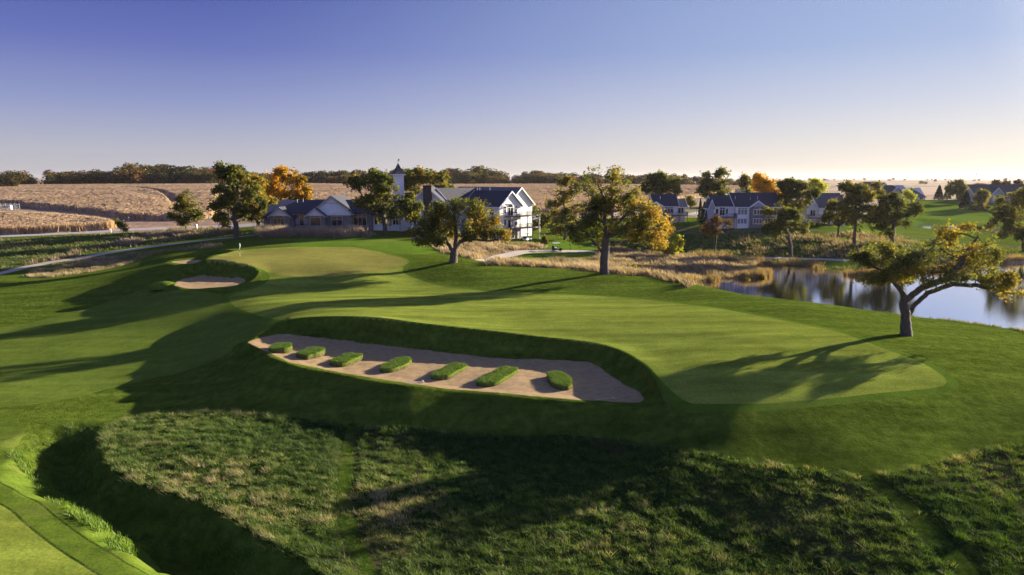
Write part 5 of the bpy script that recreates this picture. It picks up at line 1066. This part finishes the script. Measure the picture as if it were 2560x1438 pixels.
# boulders below the clubhouse terrace
for i, (px_, py_, s_, lb) in enumerate(((1045, 596, 1.1, 'largest pale boulder below the terrace, left of the round oak'), (1036, 600, .6, 'smaller pale boulder at the left foot of the largest one'), (1060, 602, .5, 'smallest pale boulder at the right foot of the largest one'))):
    B = at(px_, None, 166 + i); rg = np.random.default_rng(i + 60); bmx = _bm.new(); _bm.ops.create_icosphere(bmx, subdivisions=3, radius=s_)
    for v in bmx.verts: k_ = 1 + .16 * math.sin(v.co.x * 4 + i) * math.cos(v.co.y * 5) + .08 * rg.normal(); v.co = Vector((v.co.x * k_, v.co.y * k_ * .8, v.co.z * k_ * .75))
    me = bpy.data.meshes.new('boulder'); bmx.to_mesh(me); bmx.free(); me.materials.append(M['rock']); o = bpy.data.objects.new('boulder', me); C.objects.link(o); o.location = (B[0], B[1], B[2] + s_ * .3); tagp(o, lb, 'boulder', 'pale boulders below the terrace')
# bushes in the distance and shrubs along the house
def shrub(name, label, px, py, Y, w, h, mat, seed, n=1400, leaf=.16, group=None):
    B = at(px, py, Y); rg = np.random.default_rng(seed); t = thing(name, label, 'shrub', B, 0, group); v = rg.normal(size=(n, 3)); v[:, 2] = np.abs(v[:, 2]); v /= np.linalg.norm(v, axis=1)[:, None]
    r = (.55 + .45 * rg.random(n)) * (1 + .18 * np.sin(v[:, 0] * 7 + seed) * np.cos(v[:, 2] * 6)); c = v * r[:, None] * np.array([w, w, h]); LV, LQ = leaf_quads(rg, c, leaf)
    obj_np('foliage', LV, LQ, M[mat], t, attr=np.repeat(rg.random(n), 4)); MB().tube((0, 0, -.2), (0, 0, h * .6), w * .06).build('stem', 'bark', t)
shrub('shrub', 'bright lime shrub on the far bank right of the dark wide oak', 2358, 606, 178, 1.3, 1.1, 'willow', 1)
shrub('shrub', 'dark upright shrub on the lodge lawn edge', 1362, 600, 186, 1.1, 2.2, 'oak', 2)
shrub('shrub', 'golden shrub at the tip of the grassy point in the pond', 1908, 690, 148, 1.3, 1.3, 'oakgold', 3); shrub('shrub', 'small golden shrub just left of the point tip in the pond', 1872, 697, 145, .8, .9, 'oakgold', 4)
shrub('shrub', 'olive shrub in the prairie grass right of the tallest oak', 1580, 668, 138, 1.5, 1.5, 'oak', 5); shrub('shrub', 'yellowish low shrub in the prairie grass beside the olive one', 1620, 668, 138, 1.4, 1.1, 'oakgold', 6)
shrub('hedge', 'long dark hedge row at the corn edge behind the clubhouse roof', 845, None, 262, 6.5, 3.6, 'oak', 7, 7000, .3); shrub('hedge', 'right part of the dark hedge behind the clubhouse, nearer the spreading oak', 905, None, 262, 5.0, 3.4, 'oak', 8, 5000, .3)
shrub('shrub', 'dark shrubs massed below the terrace at the left of the round oak', 1030, None, 176, 2.4, 1.6, 'oak', 9, 2500); shrub('shrub', 'dark bush against the left end wall of the clubhouse', 664, None, 186, 1.8, 1.6, 'oak', 10, 1600)
shrub('shrub', 'bushy green shrub at the end of the near corn, left of the standpipe', 293, None, 236, 2.0, 2.6, 'oak', 11, 1800, .2); shrub('shrub', 'wide shrub below the grey house wall at right', 2440, None, 352, 4.5, 3.0, 'oak', 12, 3000, .4); shrub('shrub', 'second wide shrub farther right below the grey house', 2500, None, 350, 5, 2.6, 'oak', 13, 3000, .4)
# far mast, wind turbines, skyline
def mast(label, px, pyt, Y, w=.5, name='radio_mast'):
    B = at(px, None, Y); h = atY(px, pyt, Y)[2] - B[2]; t = thing(name, label, 'mast', B); m_ = MB()
    for a in range(3): m_.tube((w * math.cos(a * 2.09), w * math.sin(a * 2.09), 0), (w * .3 * math.cos(a * 2.09), w * .3 * math.sin(a * 2.09), h), w * .16)
    k_ = 24
    for i in range(k_): m_.tube((w * (1 - .7 * i / k_), 0, h * i / k_), (-w * .5 * (1 - .7 * (i + 1) / k_), w * .8 * (1 - .7 * (i + 1) / k_), h * (i + 1) / k_), w * .1, n=4)
    m_.build('lattice', 'steel', t)
mast('thin lattice mast above the woods at the left edge', 2, 397, 1300, 1.2); mast('faint distant mast above the woods right of the chimney', 1137, 412, 2600, 1.4)
tb = None
for i, (px_, pyt, Y_, ph) in enumerate(((2423, 436, 4600, .3), (2441, 438, 5200, 1.1), (2460, 439, 5400, .1), (2500, 438, 5000, 1.6), (2513, 436, 4700, .9), (2547, 438, 5200, .5), (2345, 440, 5600, 1.3), (2332, 440, 5700, .7))):
    B = at(px_, None, Y_); h = atY(px_, pyt, Y_)[2] - B[2]; t = thing('wind_turbine', 'hazy white wind turbine on the horizon at the far right', 'wind turbine', B, .4, 'wind turbines on the horizon')
    MB().tube((0, 0, 0), (0, 0, h), 2.2, 1.2).build('tower', 'wtrim', t); MB().box(-2, 2, -4, 5, h - 2, h + 2).build('nacelle', 'wtrim', t); 
    for a in range(3): an = ph + a * 2.094; MB().tube((0, -4.5, h), (math.cos(an) * 24, -4.5, h + math.sin(an) * 24), 1.4, .4).build('blade', 'wtrim', t)
rg = np.random.default_rng(8)
M['tower'] = plain_mat('far_tower_wall', (0.32, 0.33, 0.38), .8, .1, .02)
for i, (px_, pyt, w_) in enumerate(((1281, 441, 9), (1287, 437, 12), (1292, 439, 14), (1297, 441, 10), (1304, 436, 9), (1310, 440, 12), (1270, 443, 14))):
    B = at(px_, None, 5600); h = atY(px_, pyt, 5600)[2] - B[2]; t = thing('office_tower', 'faint grey-blue office tower in the distant skyline above the fields', 'tower', B, 0, 'office towers of the distant skyline')
    MB().box(-w_, w_, -w_, w_, 0, h * .85).box(-w_ * .7, w_ * .7, -w_ * .7, w_ * .7, h * .85, h).build('wall', 'tower', t); r = MB()
    for j in range(6): r.box(-w_ * .9, w_ * .9, -w_ - .3, -w_ - .05, h * (.1 + .12 * j), h * (.15 + .12 * j))
    r.build('windows', 'glass', t)
# ---------------------------------------------------------------- tall grass, corn and reeds (nobody could count them)
def in_poly(poly, dens, rng, pad=0, ymin=None):
    x0, y0 = poly[:, :2].min(0) - pad; x1, y1 = poly[:, :2].max(0) + pad; x0 = max(x0, -300); x1 = min(x1, 300)
    k = int((x1 - x0) * (y1 - y0) * dens); x = rng.uniform(x0, x1, k); y = rng.uniform(y0, y1, k)
    vis = np.abs(x) < y * .78 + 4
    x, y = x[vis], y[vis]; return x, y
def multi(base, n, rng, r): return np.repeat(base, n, 0) + np.c_[rng.normal(0, r, (len(base) * n, 2)), np.zeros(len(base) * n)]
M['bl_native'] = leaf_mat('native_blades', [(0, (0.025, 0.055, 0.007)), (.4, (0.07, 0.135, 0.016)), (.65, (0.13, 0.18, 0.035)), (.85, (0.26, 0.24, 0.11)), (1, (0.42, 0.35, 0.22))], .4)
M['bl_weed'] = leaf_mat('weed_leaves', [(0, (0.05, 0.10, 0.010)), (.5, (0.10, 0.18, 0.018)), (1, (0.18, 0.26, 0.04))], .4)
M['bl_tan'] = leaf_mat('prairie_blades', [(0, (0.08, 0.085, 0.032)), (.3, (0.165, 0.13, 0.085)), (.7, (0.29, 0.22, 0.165)), (1, (0.46, 0.37, 0.30))], .4)
M['bl_mead'] = leaf_mat('meadow_blades', [(0, (0.045, 0.075, 0.014)), (.45, (0.10, 0.13, 0.03)), (.75, (0.22, 0.18, 0.09)), (1, (0.42, 0.33, 0.21))], .4)
M['corn'] = leaf_mat('dry_corn_leaves', [(0, (0.20, 0.125, 0.065)), (.4, (0.40, 0.27, 0.16)), (.8, (0.56, 0.40, 0.26)), (1, (0.70, 0.52, 0.36))], .35)
M['bl_reed'] = leaf_mat('reed_blades', [(0, (0.08, 0.07, 0.03)), (.5, (0.20, 0.14, 0.07)), (1, (0.36, 0.26, 0.13))], .4)
rng = np.random.default_rng(5)
def stuff(o, label, cat): return tagp(o, label, cat, kind='stuff')
# foreground native grass
x, y = in_poly(NATIVE, 26, rng); keep = (y > 26) & (y < 75); x, y = x[keep], y[keep]
sn = sdf(NATIVE, x, y); st = np.minimum(linedist(smooth_poly(TRACK, 4, False), x, y) - .8, linedist(smooth_poly(TRACK2, 4, False), x, y) - .7)
cl = fbm(x / .6, y / .4, 41, 3)
keep = (sn < 0.12) & ((st > 0) | (rng.random(len(x)) < .08)) & (cl + rng.normal(0, .35, len(x)) > -.45); x, y, sn, st, cl = x[keep], y[keep], sn[keep], st[keep], cl[keep]
z = hfull(x, y) + native_bump(x, y, sn, st); base = np.c_[x, y, z - .03]
patch = fbm(x / 7, y / 7, 51, 3); tone = .26 + .24 * patch + .30 * cl + rng.normal(0, .10, len(x)); tone += .25 * np.exp(-((sn + .25) / .35) ** 2) * 0.6
brown = np.exp(-(((x + 15) / 9) ** 2 + ((y - 46) / 5) ** 2)); tone += .35 * brown
NB = 10; B_ = multi(base, NB, rng, .12); hh = np.repeat(.17 + .13 * np.clip(cl, -1, 1) + .08 * np.exp(-((sn + .3) / .4) ** 2), NB)
def blades_h(name, base, h, w, rng, mat, leandir, lean, tone):
    K = len(base); a = rng.random(K) * 6.283; hh = h * (.6 + .8 * rng.random(K)); wv = np.c_[np.cos(a), np.sin(a), np.zeros(K)] * (np.broadcast_to(w, (K,)) / 2)[:, None]
    ln = rng.normal(0, lean, (K, 2)) * hh[:, None] + np.array(leandir) * hh[:, None]; tip = base + np.c_[ln, hh]
    V = np.stack([base - wv, base + wv, tip], 1).reshape(-1, 3)
    return obj_np(name, V, np.arange(3 * K).reshape(-1, 3), mat, attr=np.repeat(np.clip(tone, 0, 1), 3))
stuff(blades_h('native_grass', B_, hh, .032, rng, M['bl_native'], (-.35, -.1), .6, np.repeat(tone, NB) + rng.normal(0, .12, len(B_))), 'shaggy unmown grass sweeping across the shaded foreground below the bunker', 'grass')
def patch_grass(name, poly, dens, h, w, mat, label, n=3, tmid=.55, lean=(-.5, -.1), clump=2.5, thr=-.3, extra=None, clh=.5, sp=.25):
    x, y = in_poly(poly, dens, rng); keep = sdf(poly, x, y) < .1
    x, y = x[keep], y[keep]; cl = fbm(x / clump, y / clump, 61, 3); keep = cl + rng.normal(0, .3, len(x)) > thr
    if extra is not None: keep &= extra(x, y)
    x, y, cl = x[keep], y[keep], cl[keep]
    B_ = multi(np.c_[x, y, hfull(x, y) - .05], n, rng, sp); pt = fbm(x / 12, y / 12, 71, 2)
    return stuff(blades_h(name, B_, np.repeat(h * (1 + clh * cl), n), w, rng, M[mat], lean, .35, np.repeat(tmid + .25 * cl + .2 * pt, n) + rng.normal(0, .12, len(B_))), label, 'grass')
offpath = lambda x, y: (linedist(PATH, x, y) > 1.9) & (linedist(PATH2, x, y) > 2.2) & (linedist(ROAD, x, y) > 5)
patch_grass('fescue_grass', NSTRIP, 7, .42, .15, 'bl_mead', 'pale dry fescue strip between the cart path and the green grass at left', 4, .72, extra=offpath)
patch_grass('meadow_grass', MEAD, 1.6, .45, .22, 'bl_mead', 'long green and tan meadow grass between the grey road and the cart path', 3, .42, thr=-.15, extra=offpath)
LEDGE = cp([(90,664),(200,640),(300,615),(400,606),(520,592),(585,585),(600,578),(520,570),(430,575),(330,595),(240,618),(150,640),(60,662)], 3)
patch_grass('meadow_grass', LEDGE, 4.5, .95, .24, 'bl_tan', 'tall pale seeding grass bank along the upper side of the cart path', 3, .5, thr=-.05, clump=4, extra=offpath)
patch_grass('prairie_grass', PRA, 7, .75, .22, 'bl_tan', 'pinkish tan prairie grass between the round oak and the lodge', 3, .55, extra=offpath)
patch_grass('prairie_grass', PRB, 7, .8, .22, 'bl_tan', 'wide bank of tan prairie grass running from the tee lawn to the pond tip', 3, .5, thr=-.4, extra=lambda x, y: offpath(x, y) & (sdf(TEE, x, y) > .8) & (sdf(POND, x, y) > 0))
HB = cp([(1900,600),(2020,590),(2060,585),(2240,590),(2290,600),(2290,640),(2200,668),(2060,655),(1960,640),(1880,630)], 2)
patch_grass('hillside_grass', HILL, 1.4, .5, .26, 'bl_mead', 'rough mixed grass covering the shaded slope below the villas', 3, .42, thr=-.2, clump=4, extra=lambda x, y: (sdf(POND, x, y) > .5) & (sdf(LAWNT, x, y) > .5) & (linedist(PATH3, x, y) > 1.5) & (y < 206))
patch_grass('hillside_grass', HB, 1.6, .7, .28, 'bl_tan', 'pale tan tufted grass on the bank under the three far oaks', 3, .45, thr=.05, clump=5, extra=lambda x, y: (sdf(POND, x, y) > .5) & (sdf(LAWNT, x, y) > .5) & (linedist(PATH3, x, y) > 1.5))
ORN = smooth_poly(np.array([base_at(q, Y=yy)[:2] for q, yy in ((655,176),(700,172),(800,170),(900,170),(935,173),(930,178),(880,179),(800,179),(700,180),(665,182))]), 2)
patch_grass('ornamental_grass', ORN, 14, 1.4, .20, 'bl_tan', 'row of tall pale ornamental grasses in front of the clubhouse windows', 4, .72, thr=.0, clump=3.2, clh=.7)
WEED = smooth_poly(cast([(40,1130),(80,1180),(150,1235),(220,1290),(290,1340),(340,1385),(300,1380),(230,1325),(160,1270),(90,1215),(50,1170),(30,1140)], hfull)[:, :2], 3)
patch_grass('ditch_weeds', WEED, 40, .28, .07, 'bl_weed', 'leafy bright green weeds along the lit rim of the ditch at lower left', 5, .5, lean=(-.1, -.1), clump=.8, thr=-.2, sp=.12)
DIT = smooth_poly(cast([(70,1110),(200,1055),(260,1090),(290,1190),(500,1290),(640,1370),(780,1460),(560,1460),(430,1390),(300,1300),(160,1220),(90,1160)], hfull)[:, :2], 3)
patch_grass('ditch_grass', DIT, 16, .22, .05, 'bl_native', 'rank dark grass lining the shaded ditch at lower left', 5, .25, lean=(-.3, -.1), clump=1.0, thr=-.1, sp=.15)
# pond edges
def edge_pts(k, d0, d1, side=None):
    x = rng.uniform(POND[:, 0].min() - 8, 190, k); y = rng.uniform(POND[:, 1].min() - 8, POND[:, 1].max() + 8, k); d = sdf(POND, x, y); kp = (d > d0) & (d < d1); x, y, d = x[kp], y[kp], d[kp]
    if side is not None: kp = side(x, y); x, y, d = x[kp], y[kp], d[kp]
    return x, y, d
x, y, d = edge_pts(520000, .3, 6.5, lambda x, y: (np.abs(x) < y * .75) & (y < 60 + x * 1.35 - 0 + 40) & (offpath(x, y))); cl = fbm(x / 2, y / 2, 81, 3); kp = cl > -.25; x, y, d, cl = x[kp], y[kp], d[kp], cl[kp]
B_ = multi(np.c_[x, y, hfull(x, y) - .03], 3, rng, .12)
stuff(blades_h('bank_grass', B_, np.repeat(.30 + .12 * cl, 3), .09, rng, M['bl_mead'], (-.2, -.2), .4, np.repeat(.45 + .3 * cl, 3) + rng.normal(0, .15, len(B_))), 'ragged green and tan grass along the edge of the pond', 'grass')
x, y, d = edge_pts(400000, -.6, 1.6, lambda x, y: (y > 118) & (np.abs(x) < y * .75) & (sdf(POND, x, y - 3) < sdf(POND, x, y) - 1.2)); cl = fbm(x / 5, y / 5, 91, 3); kp = cl + rng.normal(0, .15, len(x)) > .05; x, y, cl = x[kp], y[kp], cl[kp]
B_ = multi(np.c_[x, y, np.maximum(hfull(x, y), WATER) - .05], 4, rng, .15)
stuff(blades_h('reeds', B_, np.repeat(1.2 + .5 * cl, 4), .10, rng, M['bl_reed'], (-.05, -.05), .14, np.repeat(.5 + .3 * cl, 4) + rng.normal(0, .15, len(B_))), 'golden reeds standing in the shallows along the far shore of the pond', 'reeds')
CAT = cp([(1735,640),(1800,640),(1860,648),(1980,656),(2050,664),(2050,672),(1960,664),(1880,660),(1800,652),(1730,646)], 2)
patch_grass('reeds', CAT, 5, 1.3, .16, 'bl_reed', 'band of rusty brown cattails between the far cart path and the pond', 3, .5, lean=(-.05, 0), extra=lambda x, y: linedist(PATH3, x, y) > 1.4)

# corn: a canopy sheet broken by leaf-sized jitter, with stalks along the near edges
ang = np.linspace(-math.radians(40), math.radians(26), 980); rr2 = [190.0]
while rr2[-1] < 900: rr2.append(rr2[-1] * 1.0042)
A2, R2 = np.meshgrid(ang, np.array(rr2)); cx, cyy = (R2 * np.sin(A2)).ravel(), (R2 * np.cos(A2)).ravel(); ch0 = hfull(cx, cyy)
LN1 = cast([(300,466),(345,468),(390,474),(418,484),(432,494),(440,504)], lambda x, y: hfull(x, y) + 2)[:, :2]
LN2 = cast([(1700,473),(1760,476),(1820,480),(1860,478)], lambda x, y: hfull(x, y) + 2)[:, :2]
LN3 = cast([(0,478),(150,482),(330,478),(430,500),(450,520)], lambda x, y: hfull(x, y) + 2)[:, :2]
def cornfield(name, poly, label, top=2.3):
    sd = sdf(poly, cx, cyy, 1e3); rg = np.random.default_rng(len(poly)); nrow, ncol = A2.shape
    groove = np.minimum(linedist(LN1, cx, cyy), linedist(LN2, cx, cyy)); g2 = linedist(LN3, cx, cyy)
    zz = ch0 + (top + rg.normal(0, .09, len(cx)) + .25 * fbm(cx / 3, cyy / 3, 5, 2)) * ss(-.1, .9, -sd) * (.15 + .85 * ss(.8, 3.0, groove)) - .5 * np.exp(-(g2 / 5) ** 2)
    ii = np.arange(nrow * ncol).reshape(nrow, ncol); q = np.c_[ii[:-1, :-1].ravel(), ii[:-1, 1:].ravel(), ii[1:, 1:].ravel(), ii[1:, :-1].ravel()]
    q = q[(sd[q] < .9).all(1)]; u, inv = np.unique(q, return_inverse=True)
    V1 = np.c_[cx[u], cyy[u], zz[u]]; Q1 = inv.reshape(q.shape); t1 = np.clip(.40 + .22 * rg.normal(size=len(u)) + .18 * fbm(cx[u] / 25, cyy[u] / 25, 6, 3), 0, 1)
    o = obj_np(name, V1, Q1, M['corn'], attr=t1); stuff(o, label, 'cornfield')
    # stalks and leaves as upright blades
    x0, y0 = poly.min(0); x1, y1 = poly.max(0); y1 = min(y1, 430); k = int((x1 - x0) * (y1 - y0) * 1.5); k = min(k, 420000)
    x = rg.uniform(x0, x1, k); y = rg.uniform(y0, y1, k); s2 = sdf(poly, x, y); r = np.hypot(x, y)
    pe = smooth_poly(poly, 1); seg = np.roll(poly, -1, 0) - poly; L_ = np.linalg.norm(seg, axis=1); pk_ = rg.choice(len(poly), 26000, p=L_ / L_.sum()); tt = rg.random(26000)[:, None]
    pe = poly[pk_] + seg[pk_] * tt + rg.normal(0, .7, (26000, 2)); x = np.r_[x, pe[:, 0]]; y = np.r_[y, pe[:, 1]]; s2 = sdf(poly, x, y); r = np.hypot(x, y)
    kp = (s2 < 0) & (np.abs(x) < y * .78) & (rg.random(len(x)) < np.clip(1.4 - r / 330, .12, 1)) & (linedist(LN1, x, y) > 2.5)
    edge = (s2 > -2.0); x, y, s2 = x[kp], y[kp], s2[kp]; edge = edge[kp]
    n = 3; b0 = np.c_[x, y, hfull(x, y) + np.where(edge, 0, 1.3)]; B_ = multi(b0, n, rg, .25); hh = np.repeat(np.where(edge, 2.4, 1.25), n)
    V2 = mesh_blades(B_, hh, .24, rg, (-.12, -.05), .14)
    q2 = stuff(obj_np('corn_stalks', V2, np.arange(len(V2)).reshape(-1, 3), M['corn'], attr=np.repeat(np.clip(.5 + .25 * rg.normal(size=len(B_)), 0, 1), 3)), label.replace('field of', 'upright stalks in the field of') if len(label.split()) < 11 else label, 'corn')
def mesh_blades(base, h, w, rng, leandir, lean):
    K = len(base); a = rng.random(K) * 6.283; hh = h * (.75 + .5 * rng.random(K)); wv = np.c_[np.cos(a), np.sin(a), np.zeros(K)] * (w / 2)
    ln = rng.normal(0, lean, (K, 2)) * hh[:, None] + np.array(leandir) * hh[:, None]; tip = base + np.c_[ln, hh]
    return np.stack([base - wv, base + wv, tip], 1).reshape(-1, 3)
cornfield('cornfield', CORN1, 'near left field of dry tan corn beside the road')
cornfield('cornfield', CORN2, 'large left field of dry corn below the far trees')
cornfield('cornfield', CORN3, 'middle field of dry corn behind the clubhouse and villas')

# ---------------------------------------------------------------- haze over the plain
hz = MB().box(-6500, 6500, -300, 9000, -14, 62); m, n, l = mat_new('haze'); pv = n.new('ShaderNodeVolumePrincipled'); pv.inputs['Density'].default_value = 0.000026; pv.inputs['Color'].default_value = (0.86, 0.84, 0.90, 1); pv.inputs['Anisotropy'].default_value = 0.4
o = n.new('ShaderNodeOutputMaterial'); l.new(pv.outputs[0], o.inputs['Volume'])
hzo = hz.build('haze', m); tagp(hzo, 'thin pale haze lying over the far plain', 'haze', kind='stuff')
